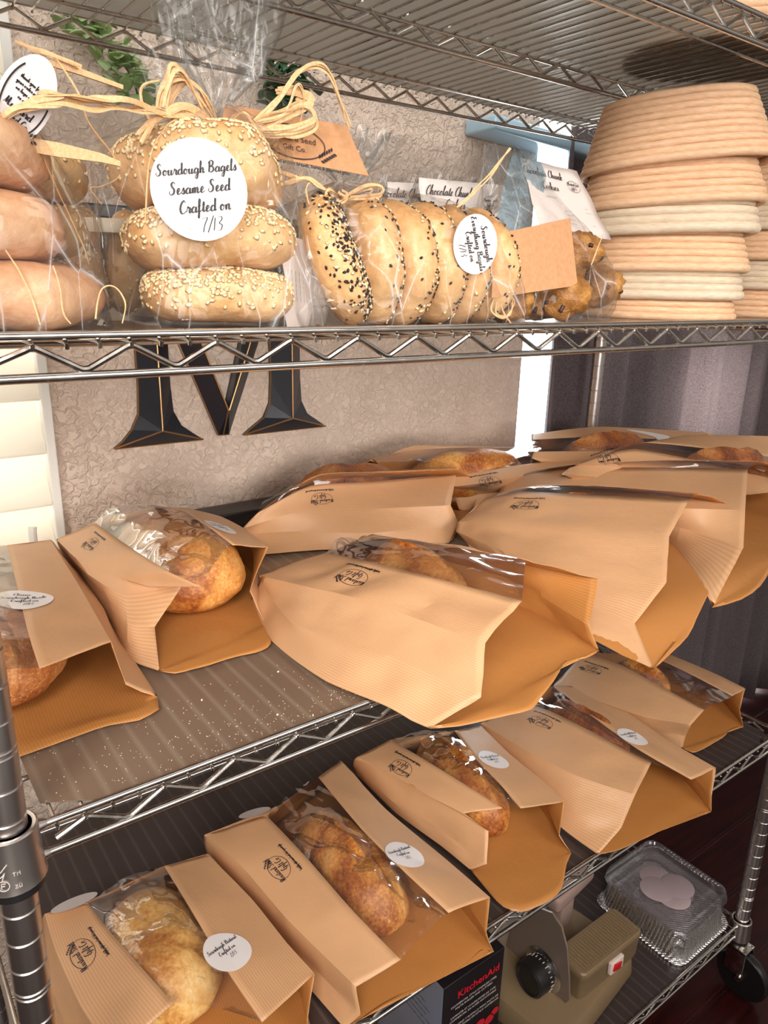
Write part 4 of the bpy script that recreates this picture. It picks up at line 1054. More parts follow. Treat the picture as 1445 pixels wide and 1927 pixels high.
# -- left bag: three plain bagels
gp = 'plain bagels stacked in the left bag'
bagel('plain smooth bagel at the bottom of the left stack', (2.0, 3.0, ZB+.9), 2.45, 1.7, RX(2), 'bagel', None, 11, gp)
bagel('plain smooth bagel in the middle of the left stack', (1.15, 2.9, ZB+2.55), 2.4, 1.75, RY(2), 'bagel', None, 12, gp)
bagel('plain smooth bagel on top of the left stack', (1.0, 2.9, ZB+4.35), 2.35, 1.85, RY(4), 'bagel', None, 13, gp)
# -- sesame stack
gs = 'sesame bagels stacked in the centre left bag'
bagel('sesame bagel at the bottom of the stack of three', (8.2, 3.1, ZB+.84), 2.32, 1.55, RX(-3), 'bagel_gold', 'sesame', 21, gs, 1700)
bagel('sesame bagel in the middle of the stack of three', (7.85, 3.0, ZB+2.45), 2.42, 1.75, RX(-5), 'bagel_gold', 'sesame', 22, gs, 1900)
bagel('sesame bagel on top of the stack of three, half behind the sticker', (7.65, 3.0, ZB+4.25), 2.40, 2.0, RX(-9), 'bagel_gold', 'sesame', 23, gs, 1700)
# -- everything bagels on edge
ge = 'seeded bagels standing on edge in the lying bag'
lab = ['seeded everything bagel on edge, leftmost and darkest, tipped towards the front', 'everything bagel on edge, second from the left in the lying bag', 'everything bagel on edge, third from the left in the lying bag',
       'everything bagel on edge, fourth from the left in the lying bag', 'everything bagel on edge, fifth from the left in the lying bag', 'everything bagel on edge, rightmost behind the round sticker']
for i, (xx, yy, tz, ty_) in enumerate(((12.15, 2.6, -38, 68), (13.6, 3.0, -8, 84), (14.95, 3.0, -6, 82), (16.3, 3.0, -8, 80), (17.6, 3.0, -10, 80), (18.9, 3.1, -4, 84))):
    bagel(lab[i], (xx, yy, ZB+2.1), 2.08, 1.55, RZ(tz) @ RY(ty_), 'bagel_gold', 'everything', 31+i, ge, 420 if i else 900)

# -- cellophane bags
def cello(b, rings, n=64, sd=0, pleat=9):
    """rings: (z, cx, cy, rx, ry, squareness, pleat amplitude)"""
    rs = []
    for k in range(len(rings)-1):
        for j in range(6):
            t_ = j/6; s_ = t_*t_*(3-2*t_)*.5+t_*.5
            rs.append([a+(c_-a)*s_ for a, c_ in zip(rings[k], rings[k+1])])
    rs.append(list(rings[-1])); rows = []
    for (z, cx_, cy_, rx, ry, sq, pl) in rs:
        row = []
        for k in range(n):
            a = 2*PI*k/n; ca, sa = math.cos(a), math.sin(a)
            f = (abs(ca)**sq+abs(sa)**sq)**(-1/sq)
            nz = noise.noise(Vector((ca*1.6+sd*3, sa*1.6, z*.35)))*.16+noise.noise(Vector((ca*4, sa*4+sd, z*.8)))*.06
            m = 1+pl*math.sin(pleat*a+z*.6+sd)+pl*.6*math.sin((pleat+6)*a-z)+nz*min(1, max(rx, .4)*.4)
            row.append((cx_+rx*f*ca*m, cy_+ry*f*sa*m, z+.12*pl*math.sin(5*a)))
        rows.append(row)
    b.grid(rows, close=True); return b
def raffia(b, pts, r=.09, flat=.35, d=.0):
    """pts: (px, py, y) points in sight order, or world points"""
    P = [Vector(q) if isinstance(q, W3) else at(q[0], q[1], q[2], 'y') for q in pts]
    C_ = catmull(P, 7); nf = 5 if r > .075 else 2 if r > .04 else 1; n_ = len(C_)
    for f_ in range(nf):
        rr = [r*(.46 if nf > 1 else .95)*(.7+.5*noise.noise(q*1.3+Vector((f_*9, 0, 0)))+.2*math.sin(PI*i/n_)) for i, q in enumerate(C_)]
        C2 = [q+Vector((noise.noise(q*.9+Vector((f_*5, 1, 0))), noise.noise(q*.9+Vector((f_*5, 2, 9))), noise.noise(q*.9+Vector((f_*5, 3, 5)))))*(r*1.5*min(1, 4*i/n_)) for i, q in enumerate(C_)]
        b.tube(C2, [max(x, .008) for x in rr], 6, flat=flat*.6)
def strands(root, base, specs, name='raffia_strand'):
    for sp_ in specs:
        b = MB(); raffia(b, *sp_); b.build(name, M['raffia'], root, loc=base, sharp=50)
def quad_sheet(c4, n=6, m=6, wav=.05, sd=0):
    a, b_, c_, d_ = [Vector(v) for v in c4]; nr = (b_-a).cross(d_-a).normalized()
    return [[(a.lerp(b_, j/n)).lerp(d_.lerp(c_, j/n), i/m)+nr*wav*noise.noise(Vector((i*.5+sd, j*.5, sd))) for j in range(n+1)] for i in range(m+1)]
def flat_decal(b, poly, o, X, Y, lift=.02):
    o, X, Y = Vector(o), Vector(X).normalized(), Vector(Y).normalized(); nr = X.cross(Y)
    b.add([o+X*q[0]+Y*q[1]+nr*lift for q in poly[0]], poly[1])
def scale_poly(p, s): return [(a*s, c*s) for a, c in p[0]], p[1]
def sticker(root, c, X, Y, rx, ry, text, base, label):
    b = MB(); flat_decal(b, disc_poly(rx, ry), c, X, Y, 0)
    o = b.build('round_sticker', M['sticker'], root, loc=base); o['label'] = label
    if text:
        b = MB()
        for p_ in text: flat_decal(b, p_, c, X, Y, .025)
        b.build('sticker_writing', M['ink'], o, smooth=False, loc=base)
    return o
# plain bagel bag
base = Vector((1.5, 3, ZB))
r_ = empty('bagel_bag', base); tag(r_, 'clear cellophane bag of plain bagels at the left edge, oval sticker near its top', 'bagel bag', 'cellophane bagel bags')
b = MB(); cello(b, [(ZB+.05, 1.5, 3, 2.95, 2.5, 3.4, 0), (ZB+.5, 1.5, 3, 3.0, 2.6, 3.2, .0), (ZB+3, 1.2, 3, 2.85, 2.55, 2.8, .01), (ZB+5.4, .8, 3, 2.3, 2.2, 2.4, .03), (ZB+7, .4, 3, 1.1, 1.2, 2, .12), (ZB+7.9, .2, 3, .3, .3, 2, .2), (ZB+9.2, .3, 3, 1.0, .7, 2, .3), (ZB+11.6, .5, 3.2, 2.0, 1.3, 2, .22)], sd=1)
b.build('cellophane', M['cello'], r_, loc=base, sharp=0)
strands(r_, base, [([W(.2, 2.6, ZB+7.9), (30, 205, 2.0), (65, 190, 1.2), (110, 181, .9), (180, 194, .9), (240, 203, 1.0), (312, 212, 1.4)], .17, .3)])
strands(r_, base, [([(-40, 240, 1.5), (0, 228, 1.2), (60, 198, 1.0), (112, 184, .9)], .15, .3)])
strands(r_, base, [([(28, 78, 3.4), (60, 90, 3.2), (100, 104, 3.0), (150, 128, 3.0)], .10, .4)])
strands(r_, base, [([(100, 104, 3.0), (120, 130, 2.8), (150, 180, 2.6), (165, 230, 2.6), (205, 280, 2.8), (216, 300, 2.8), (224, 330, 2.8), (190, 352, 2.8), (168, 357, 2.8), (190, 386, 2.8)], .035, .8)])
strands(r_, base, [([(105, 105, 3.0), (104, 150, 2.4), (80, 200, 2.2), (70, 260, 2.0), (110, 360, 1.6), (150, 450, 1.4), (166, 495, 1.4)], .05, .8)])
strands(r_, base, [([(10, 470, .4), (40, 520, .4), (60, 560, .4), (75, 612, .4)], .025, .8)])
strands(r_, base, [([(100, 500, .3), (115, 545, .3), (122, 590, .3), (135, 610, .3)], .025, .8)])
for P0, yy in (([(-30, 243), (0, 250), (110, 268), (190, 288), (226, 303), (227, 313), (190, 305), (110, 295), (0, 276), (-30, 272)], 1.6), ([(76, 108), (150, 128), (232, 160), (232, 168), (150, 140), (76, 118)], 3.6)):
    vs = [at(x, y, yy, 'y') for x, y in P0]; m_ = len(vs); b = MB()
    b.add(vs+[v+Vector((0, .1, 0)) for v in vs], [tuple(range(m_-1, -1, -1)), tuple(range(m_, 2*m_))]+[(i, (i+1) % m_, m_+(i+1) % m_, m_+i) for i in range(m_)])
    o = b.build('flat_straw_strip', M['raffia'], r_, smooth=False, loc=base); o['label'] = 'wide flat straw strip'
c = at(48, 187, 1.3, 'y'); X = Vector((.82, .25, -.52)); Y = Vector((.52, 0, .82)); X = (X-Y*X.dot(Y)/Y.dot(Y)).normalized()
sp = [ring_poly(.62, 1.12, .025, 40, PI*.75, PI*2.05), leaf_polys(.28, -.98, .5, 5, .11), compose([(script_poly('Mustard', .12, .14, .1), -.05, -.45), (script_poly('Seed Co', .1, .14, .1), .05, -.72), (script_poly('thank you for', .055, .2, .1, 3), -.08, .42), (script_poly('your order and', .055, .2, .1, 3), -.08, .24), (script_poly('we hope you', .055, .2, .1, 3), -.08, .06), (script_poly('enjoy', .055, .2, .1, 3), -.08, -.12)])]
sticker(r_, c, X, Y, .62, 1.08, [scale_poly(q_, .82) for q_ in sp], base, 'white oval sticker with a dark rim arc and sprig')
# sesame bag
base = Vector((8, 3, ZB))
r_ = empty('bagel_bag', base); tag(r_, 'clear bag of three stacked sesame bagels, big round sticker, raffia bow and kraft tag', 'bagel bag', 'cellophane bagel bags')
b = MB(); cello(b, [(ZB+.05, 7.9, 3, 2.9, 2.5, 4, 0), (ZB+.4, 7.9, 3, 3.0, 2.6, 4, .0), (ZB+3, 7.75, 3, 2.85, 2.6, 3.4, .008), (ZB+4.9, 7.6, 3, 2.55, 2.4, 2.8, .02), (ZB+5.7, 7.9, 2.9, 1.5, 1.5, 2.2, .10), (ZB+6.25, 8.3, 2.8, .30, .30, 2, .2), (ZB+7.2, 8.4, 3, 1.15, .6, 2, .26), (ZB+9.2, 8.5, 3.2, 1.7, .9, 2, .22), (ZB+11.9, 8.2, 3.4, 1.2, 1.0, 2, .26)], sd=2)
b.build('cellophane', M['cello'], r_, loc=base, sharp=0)
# tall crumpled cone of film above the knot, with hard folds
b = MB()
for (pts, y0) in ((((372, 245), (385, 190), (365, 75), (372, -30), (395, -30), (425, 60), (430, 200)), 2.6), (((430, 245), (470, 200), (455, 130), (428, 70), (405, -30), (400, -30), (395, 90), (405, 200)), 2.9), (((385, 240), (330, 190), (285, 60), (250, 100), (262, 150), (300, 215)), 3.3), (((440, 230), (500, 205), (503, 100), (440, 85), (390, 60), (400, 180)), 3.8), (((410, 240), (300, 200), (240, 90), (330, -10), (400, -20), (400, 100)), 3.6)):
    vs = [at(x, y, y0+.35*math.sin(i*2.1), 'y') for i, (x, y) in enumerate(pts)]; cc = sum(vs, Vector())/len(vs)+Vector((0, -.5, 0))
    b.add(vs+[cc], [(i, (i+1) % len(vs), len(vs)) for i in range(len(vs))])
b.build('cellophane_top', M['cello'], r_, smooth=False, loc=base)['label'] = 'crumpled loose top of the cellophane'
b = MB()
K_ = (420, 248, 2.3)
for pts, rr, fl in (
 ([K_, (385, 205, 1.8), (345, 135, 1.6), (325, 124, 1.6), (316, 150, 1.6), (312, 200, 1.6)], .11, .35),
 ([K_, (395, 200, 1.9), (370, 160, 1.7), (335, 142, 1.7), (305, 165, 1.7), (298, 205, 1.8)], .09, .4),
 ([K_, (370, 212, 1.7), (330, 207, 1.6), (295, 228, 1.5), (265, 262, 1.5)], .14, .3),
 ([K_, (380, 225, 1.8), (340, 212, 1.5), (312, 212, 1.4)], .15, .3),
 ([K_, (340, 236, 1.9), (318, 215, 1.9), (322, 180, 1.9), (345, 150, 1.9), (372, 165, 1.9), (390, 215, 2.0)], .09, .4),
 ([K_, (350, 250, 1.9), (300, 245, 1.9), (270, 200, 1.9), (268, 165, 1.9), (300, 152, 1.9)], .05, .6),
 ([K_, (470, 235, 1.9), (520, 190, 1.7), (560, 140, 1.6), (597, 124, 1.6), (622, 140, 1.6), (640, 190, 1.6), (657, 238, 1.6)], .10, .35),
 ([K_, (480, 238, 1.9), (545, 215, 1.7), (588, 190, 1.7), (556, 172, 1.7), (520, 168, 1.7)], .12, .3),
 ([K_, (490, 250, 1.9), (560, 252, 1.7), (592, 240, 1.7), (590, 215, 1.7), (560, 180, 1.8)], .12, .3),
 ([K_, (480, 245, 1.8), (550, 238, 1.6), (592, 225, 1.6), (570, 195, 1.6), (520, 215, 1.6), (450, 240, 1.9)], .11, .3),
 ([K_, (500, 240, 1.8), (540, 200, 1.6), (560, 160, 1.6), (572, 180, 1.6), (565, 230, 1.6)], .07, .4),
 ([K_, (455, 212, 1.8), (480, 240, 1.6), (500, 270, 1.5), (505, 290, 1.5)], .05, .6),
 ([(425, 250, 2.2), (425, 265, 1.9), (410, 258, 1.8), (410, 240, 1.9), (428, 236, 2.1)], .12, .6),
 ([K_, (340, 225, 1.6), (300, 260, .8), (278, 320, .5), (272, 420, .5)], .035, .7),
 ([(180, 600, .6), (190, 545, .6), (215, 540, .6), (235, 570, .6), (230, 608, .6)], .025, .8)): strands(r_, base, [(pts, rr, fl)])
q = [None, at(652, 236, 2.6, 'y'), at(694, 331, 2.0, 'y'), at(406, 276, 2.6, 'y')]
def on_plane(px, py, a_, b_, c_):
    n_ = (b_-a_).cross(c_-a_); d_ = at(px, py, a_.y+.01, 'y')-CAM
    return CAM+d_*((a_-CAM).dot(n_)/d_.dot(n_))
q[0] = on_plane(424, 196, q[1], q[2], q[3])
b = MB(); vs = q+[v+Vector((0.02, .05, 0)) for v in q]; b.add(vs, [(3, 2, 1, 0), (4, 5, 6, 7), (0, 1, 5, 4), (1, 2, 6, 5), (2, 3, 7, 6), (3, 0, 4, 7)])
tg = b.build('kraft_tag', M['tag'], r_, smooth=False, loc=base); tg['label'] = 'kraft card tag printed with an oval mark and a tagline'
X = (q[2]-q[3]).normalized(); nr_ = (q[2]-q[3]).cross(q[0]-q[3]).normalized(); Y = nr_.cross(X)
oc = at(556, 262, 2.35, 'y'); oc = oc-nr_*((oc-q[3]).dot(nr_))
f1 = font_poly('Mustard Seed', .27, 0); f2 = font_poly('Gift Co.', .24, 0); f3 = font_poly('Tastefully crafted artisan breads, bakes & gourmet gifts', .15, .004, .2)
tx = merge(compose([(f1, 0, .02), (f2, 0, -.28)]), ring_poly(1.05, .52, .016), leaf_polys(.85, -.42, .6, 6, .11), compose([(f3, .15, -.74)]))
b = MB(); flat_decal(b, tx, oc, X, Y, .045); b.build('tag_print', M['ink'], tg, smooth=False, loc=base)
ST = sticker_text(['Sourdough Bagels', 'Sesame Seed', 'Crafted on'], .155)
tx = [merge(compose([(script_poly('Sourdough Bagels', .118, .12, .15), 0, .36), (script_poly('Sesame Seed', .13, .12, .15), .0, -.05), (script_poly('Crafted on', .135, .12, .15), .05, -.46)])), compose([(script_poly('7/13', .17, .05, .2), .12, -.9)])]
ca = math.radians(8)
Xs = Vector((.965, -.26, 0)); up_ = Vector((0, 0, 1)); Xr = Xs*math.cos(ca)+up_*math.sin(ca); Yr = -Xs*math.sin(ca)+up_*math.cos(ca)
sticker(r_, at(376, 358, .25, 'y'), Xr, Yr, 1.23, 1.23, [scale_poly(tx[0], 1.12), scale_poly(tx[1], 1.12)], base, 'large white round sticker with handwritten words')
# ingredients card down the right side
b = MB(); b.grid(quad_sheet([at(528, 438, 1.6, 'y'), at(603, 462, 2.6, 'y'), at(580, 613, 2.6, 'y'), at(540, 617, 1.6, 'y')], wav=.1, sd=4))
cd_ = b.build('ingredients_card', M['card'], r_, loc=base)
b = MB()
for k in range(5):
    x_ = 542+k*7; y_ = 452+k*3
    o_ = at(x_, y_+4, 1.5+.14*k, 'y'); f_ = font_poly('flour, water, salt, sesame seeds', .07, .002); flat_decal(b, compose([(f_, 0, 0)]), at(x_, 535+k*2, 1.45+.14*k, 'y'), (.06, 0, -1), (.8, .6, 0), .02)
b.build('small_print', M['ink'], cd_, smooth=False, loc=base)
# everything bag (lying)
base = Vector((15.4, 3, ZB))
r_ = empty('bagel_bag', base); tag(r_, 'clear bag of six seeded bagels lying on its side, small raffia bow on top', 'bagel bag', 'cellophane bagel bags')
b = MB(); cello(b, [(ZB+.05, 15.4, 3, 4.6, 2.2, 4, 0), (ZB+.5, 15.4, 3, 4.9, 2.4, 3.6, .0), (ZB+2.2, 15.4, 3, 4.95, 2.5, 3.2, .01), (ZB+3.6, 15.2, 3, 4.4, 2.1, 2.8, .02), (ZB+4.25, 14.4, 3, 2.6, 1.3, 2.2, .06), (ZB+4.6, 12.9, 3.1, .35, .3, 2, .2), (ZB+5.4, 13.0, 3.4, 1.2, .7, 2, .25), (ZB+6.3, 13.2, 3.6, 1.9, 1.0, 2, .2)], sd=5)
b.build('cellophane', M['cello'], r_, loc=base, sharp=0)
b = MB()
K_ = (642, 372, 2.6)
for pts, rr in (([K_, (690, 350, 2.4), (718, 352, 2.4), (712, 368, 2.4), (655, 374, 2.5)], .09), ([K_, (600, 350, 2.4), (575, 335, 2.4), (535, 345, 2.4), (525, 330, 2.4)], .09), ([K_, (622, 356, 2.3), (612, 368, 2.3), (620, 380, 2.3), (640, 375, 2.4)], .06), ([K_, (590, 345, 2.5), (575, 355, 2.4), (580, 385, 2.4)], .06), ([(572, 318, 2.6), (568, 335, 2.5), (600, 350, 2.5), K_], .07), ([(515, 318, 2.6), (540, 328, 2.5), (568, 338, 2.5)], .08), ([K_, (640, 362, 2.3), (652, 372, 2.3), (642, 380, 2.3)], .1),
 ([K_, (700, 355, 2.4), (690, 372, 2.4), (720, 374, 2.4)], .05)): strands(r_, base, [(pts, rr, .4)])
a = math.radians(-72); Xs = Vector((.998, -.06, 0)).normalized()
Xr = Xs*math.cos(a)+up_*math.sin(a); Yr = -Xs*math.sin(a)+up_*math.cos(a)
tx = [scale_poly(compose([(script_poly('Sourdough', .14, .12, .15), .1, .36), (script_poly('Everything Bagels', .125, .12, .15), 0, -.02), (script_poly('Crafted on', .12, .12, .15), .0, -.38)]), .95), scale_poly(compose([(script_poly('7/13', .16, .05, .2), .0, -.78)]), .95)]
sticker(r_, at(895, 460, .75, 'y'), Xr, Yr, .98, .98, tx, base, 'white round sticker with writing turned sideways')
# cookies
def cookie(c, r, label, g, sd, h=.8, rot=None):
    rot = rot or Matrix.Identity(3); b = MB(); rows = []; N, K = 22, 30
    for i in range(N+1):
        th = PI*i/N; row = []
        for k in range(K):
            a_ = 2*PI*k/K; p_ = Vector((math.sin(th)*math.cos(a_), math.sin(th)*math.sin(a_), math.cos(th)*h))
            d_ = 1+.30*noise.noise(p_*2.2+Vector((sd*4, 0, 0)))+.17*noise.noise(p_*5.5+Vector((0, sd, 0)))
            row.append(Vector(c)+rot @ (p_*r*d_))
        rows.append(row)
    b.grid(rows, close=True); o = b.build('cookie', M['cookie'], loc=c, sharp=0); tag(o, label, 'cookie', g)
    rn = random.Random(sd); cb = MB()
    for k in range(7):
        v_ = Vector((rn.gauss(0, 1), rn.gauss(0, 1), rn.gauss(0, 1))).normalized(); v_.z *= h
        d_ = 1+.30*noise.noise(v_*2.2+Vector((sd*4, 0, 0)))+.17*noise.noise(v_*5.5+Vector((0, sd, 0)))
        cb.box(Vector(c)+rot @ (v_*r*d_*.97), (.22*rn.uniform(.6, 1.5), .2, .16), Matrix.Rotation(rn.uniform(0, 3), 3, v_), bev=.05)
    cb.build('chocolate_chunks', M['choc'], o, loc=c)
    return o
gc = 'thick cookies in the front cookie bag'
for k, (px_, py_, y_, r__, lb) in enumerate(((955, 572, 2.6, 1.0, 'thick cookie at the lower left of the front cookie bag'), (1010, 578, 3.2, .9, 'cookie low in the middle of the front cookie bag'), (1058, 555, 2.2, 1.15, 'big chunky cookie at the front of the cookie bag'), (1082, 478, 3.2, 1.15, 'cookie just right of the plain kraft tag'), (1122, 540, 3.8, 1.15, 'cookie at the right side of the cookie bag'), (1020, 490, 4.4, 1.3, 'cookie behind the plain kraft tag'))):
    p_ = at(px_, py_, y_, 'y'); p_.z = max(p_.z, ZB+r__*.85)
    cookie(p_, r__, lb, gc, 51+k)
base = Vector((22.8, 4, ZB))
r_ = empty('cookie_bag', base); tag(r_, 'clear bag of thick cookies with a tall printed card and blank kraft tag', 'cookie bag', 'cellophane cookie bags')
b = MB(); cello(b, [(ZB+.05, 23.6, 4, 3.2, 2.4, 3, 0), (ZB+.6, 23.6, 4, 3.3, 2.6, 3, .01), (ZB+2.4, 23.6, 4.1, 3.3, 2.4, 2.6, .02), (ZB+4.0, 23.4, 4.4, 2.8, 1.6, 2.3, .03), (ZB+5.6, 22.6, 4.8, 1.9, .7, 2.2, .03), (ZB+7.0, 21.8, 5, 1.0, .2, 2, .02)], sd=7)
b.build('cellophane', M['cello'], r_, loc=base, sharp=0)
b = MB(); vs = [at(x, y, yy, 'y') for x, y, yy in ((968, 276, 5.0), (1012, 292, 5.4), (1028, 330, 4.6), (1012, 432, 3.2), (930, 436, 3.6), (945, 360, 4.4))]; cc = sum(vs, Vector())/6+Vector((0, -.25, 0))
b.add(vs+[cc], [(i, (i+1) % 6, 6) for i in range(6)])
b.build('cellophane_top', M['cello_blue'], r_, smooth=False, loc=base)['label'] = 'upper film tinted blue to look like window glow'
def lerp4(c4, u, v): a_, b_, c_, d_ = c4; return (a_.lerp(b_, u)).lerp(d_.lerp(c_, u), v)
def print_card(root, base, c4, title2, wav=.08, sd=1):
    """white printed card: title in script, oval mark, lines of small print"""
    G_ = quad_sheet(c4, 8, 8, wav, sd); b = MB(); b.grid(G_); cdx = b.build('printed_card', M['card'], root, loc=base)
    md = cdx.modifiers.new('t', 'SOLIDIFY'); md.thickness = .01*S
    b = MB()
    def put(poly, u, v, s_):
        X = (lerp4(c4, min(u+.1, 1), v)-lerp4(c4, u, v)).normalized(); nr = X.cross(lerp4(c4, u, max(v-.1, 0))-lerp4(c4, u, v)).normalized(); Y = nr.cross(X)
        flat_decal(b, scale_poly(poly, s_), lerp4(c4, u, v), X, Y, .06)
    for a_ in title2: put(*a_)
    b.build('card_print', M['ink'], cdx, smooth=False, loc=base)
    return cdx
CC = [(compose([(script_poly('Chocolate Chunk', .11, .09, .3), 0, 0)]), .30, .22, 1.75), (compose([(script_poly('Cookies', .11, .09, .3), 0, 0)]), .34, .40, 1.75), (merge(compose([(script_poly('Mustard Seed', .07, .14, .1), 0, .05), (script_poly('Gift Co', .07, .14, .1), 0, -.16)]), ring_poly(.48, .27, .01)), .76, .28, 1.0), (compose([(font_poly('baked fresh on 7/13', .1), 0, 0)]), .30, .52, 1.0)]
sm = [(compose([(font_poly(tx_, .075), 0, 0)]), u_, v_, 1.0) for tx_, u_, v_ in (('find more breads', .48, .68), ('and sweets made', .48, .74), ('by hand in small', .48, .80), ('batches for you', .48, .86), ('follow us', .80, .60), ('for weekly menus', .80, .66), ('thank you', .80, .84))]
c4 = [at(977, 296, 5.2, 'y'), at(1085, 322, 5.2, 'y'), at(1150, 452, 4.0, 'y'), at(1018, 434, 2.6, 'y')]
print_card(r_, base, c4, CC+sm, wav=.10, sd=3)
q = [at(931, 441, 1.5, 'y'), at(1073, 410, 1.5, 'y'), at(1087, 537, 1.2, 'y'), at(925, 561, 1.2, 'y')]
b = MB(); vs = q+[v+Vector((0.02, .05, 0)) for v in q]; b.add(vs, [(3, 2, 1, 0), (4, 5, 6, 7), (0, 1, 5, 4), (1, 2, 6, 5), (2, 3, 7, 6), (3, 0, 4, 7)])
b.build('kraft_tag', M['tag'], r_, smooth=False, loc=base)['label'] = 'blank kraft card tag'
b = MB()
for pts in (((930, 560), (925, 585), (950, 598), (968, 570), (960, 555)), ((935, 560), (935, 590), (960, 592), (965, 562)), ((940, 562), (950, 590), (962, 608)), ((860, 390), (900, 350), (935, 310), (962, 281)), ((864, 388), (905, 352), (940, 308), (960, 280)), ((1135, 440), (1120, 480), (1112, 500))):
    strands(r_, base, [([(x, y, 1.4) for x, y in pts], .04, .6)])
# two more cookie bags behind, their cards showing over the bagels
for k, (c4p, yy, lb) in enumerate(((((728, 342), (815, 346), (830, 470), (732, 470)), 9.5, 'cookie bag furthest left behind the lying bagels, only its card top seen'), (((788, 334), (948, 349), (985, 470), (800, 470)), 7.6, 'cookie bag between the lying bagels and the blank kraft tag, printed card on it'))):
    c4 = [at(x, y, yy, 'y') for x, y in c4p]; m_ = sum(c4, Vector())/4; base = Vector((m_.x, yy+1.2, ZB))
    r_ = empty('cookie_bag', base); tag(r_, lb, 'cookie bag', 'cellophane cookie bags')
    ww = (c4[1]-c4[0]).length/2+.3
    b = MB(); cello(b, [(ZB+.05, m_.x, yy+1.4, ww, 1.3, 3, 0), (ZB+2.4, m_.x, yy+1.4, ww, 1.4, 3, .02), (ZB+4.2, m_.x, yy+.8, ww, .8, 2.4, .02), (c4[0].z+.3, m_.x-.2, yy+.1, ww*.92, .15, 2, .01)], sd=8+k)
    b.build('cellophane', M['cello'], r_, loc=base, sharp=0)
    print_card(r_, base, c4, CC, wav=.1, sd=5+k)
    for j in range(2): cookie((m_.x-ww*.4+j*ww*.85, yy+1.5, ZB+.95), .95, 'cookie low in the ' + ('far left' if k == 0 else 'middle') + ' rear cookie bag, ' + ('left' if j == 0 else 'right') + ' one', 'cookies in the rear bags', 61+k*2+j)
# tub with sesame bagels behind
c = at(205, 520, 8.5, 'y'); base = Vector((c.x, 8.5, ZB))
r_ = empty('plastic_tub', base); tag(r_, 'round clear plastic tub with pale lid, behind and between the two left bagel bags', 'plastic tub')
zt = at(200, 425, 6.4, 'y').z
M['tub'] = film('clear_tub_plastic', (.97, .96, .93), .04, .12, .1, .06, 20); M['lid'] = simple('pale_translucent_lid', srgb(226, 214, 190), .35)
b = MB(); b.lathe([(0, ZB+.02), (1.95, ZB+.02), (2.3, zt)], (c.x, 8.5, 0), 40); b.build('tub', M['tub'], r_, loc=base)
b = MB(); b.lathe([(2.42, zt-.2), (2.46, zt), (2.42, zt+.22), (2.2, zt+.24), (2.15, zt+.1), (0, zt+.12)], (c.x, 8.5, 0), 40); b.build('lid', M['lid'], r_, loc=base)
bagel('sesame bagel on edge in the clear tub, left one', (c.x-.75, 8.3, ZB+1.9), 1.72, 1.25, RZ(-25) @ RY(82), 'bagel_gold', 'sesame', 71, 'sesame bagels in the tub', 260)
bagel('sesame bagel on edge in the clear tub, right one', (c.x+.72, 8.5, ZB+1.9), 1.72, 1.25, RZ(-25) @ RY(96), 'bagel_gold', 'sesame', 72, 'sesame bagels in the tub', 260)
# seeded bagel further back at the left edge, in its own bag
c = at(40, 262, 7.5, 'y')
for k in range(3): bagel(('topmost', 'middle', 'lowest')[k]+' sesame bagel in the stack behind the plain bagels at the left edge', (c.x-.2+.1*k, 8.0, ZB+4.3-1.65*k if k else ZB+4.3), 2.2, 1.65, RX(-3), 'bagel_gold', 'sesame', 81+k, 'sesame bagels behind the plain ones', 200)
# ------------------------------------------------------------------ rattan proofing baskets, upside down in stacks
t = NT('rattan_cane'); ob = t.coord('Object', 1); n = t.noise(t.coord('Object', (30, 30, 160)), 3, 3)
p = t.pbsdf(None, .55); t.link(t.ramp(n, [(.3, srgb(224, 178, 138)), (.7, srgb(242, 204, 166))]), p.inputs['Base Color']); M['rattan'] = t.done(p.outputs[0])
t = NT('pale_cane'); n = t.noise(t.coord('Object', (30, 30, 160)), 3, 3)
p = t.pbsdf(None, .55); t.link(t.ramp(n, [(.3, srgb(214, 192, 164)), (.7, srgb(232, 214, 188))]), p.inputs['Base Color']); M['rattan_pale'] = t.done(p.outputs[0])
def basket(c, rx, ry, n_, cr, label, g, mat='rattan', tilt=None, ang=0, taper=.06, closed=True, sd=0, sq=2.4, up=True):
    """coiled cane basket, rim down; n_ coils of radius cr"""
    c = Vector(c); T = (tilt or Matrix.Identity(3)) @ RZ(ang); b = MB()
    sg = 1 if up else -1
    def ring(k, f=1.0):
        s_ = 1-taper*k/ max(1, 1)*(.35 if k < 3 else .42)*1.0
        pts = []
        for j in range(56):
            a_ = 2*PI*j/56; ca_, sa_ = math.cos(a_), math.sin(a_); q_ = (abs(ca_)**sq+abs(sa_)**sq)**(-1/sq)
            zz = sg*(cr+k*cr*1.86)
            pts.append(c+T @ Vector((rx*s_*f*q_*ca_, ry*s_*f*q_*sa_, zz+.03*noise.noise(Vector((ca_*2, sa_*2, k+sd))))))
        return pts
    for k in range(n_): b.tube(ring(k), cr*(1.06 if k else 1.25), 8, closed=True)
    if closed:
        f = 1-cr*1.9/min(rx, ry)
        while f > .08: b.tube(ring(n_-1+.35, f), cr, 6, closed=True); f -= cr*1.9/min(rx, ry)
    o = b.build('proofing_basket', M[mat], loc=c, sharp=0); return tag(o, label, 'basket', g)
g1 = 'cane baskets in the tall front stack'
bx_, by_ = 34.0, 5.0
AN = 128
z_ = ZB
basket((bx_, by_, z_), 3.75, 2.95, 4, .165, 'lowest cane basket of the tall stack, on the shelf right of the cookies', g1, 'rattan', None, AN, sd=1)
basket((bx_+.0, by_, z_+1.0), 3.95, 3.1, 4, .19, 'pale cane basket second from the bottom of the tall stack', g1, 'rattan_pale', RX(-.6), AN, sd=2)
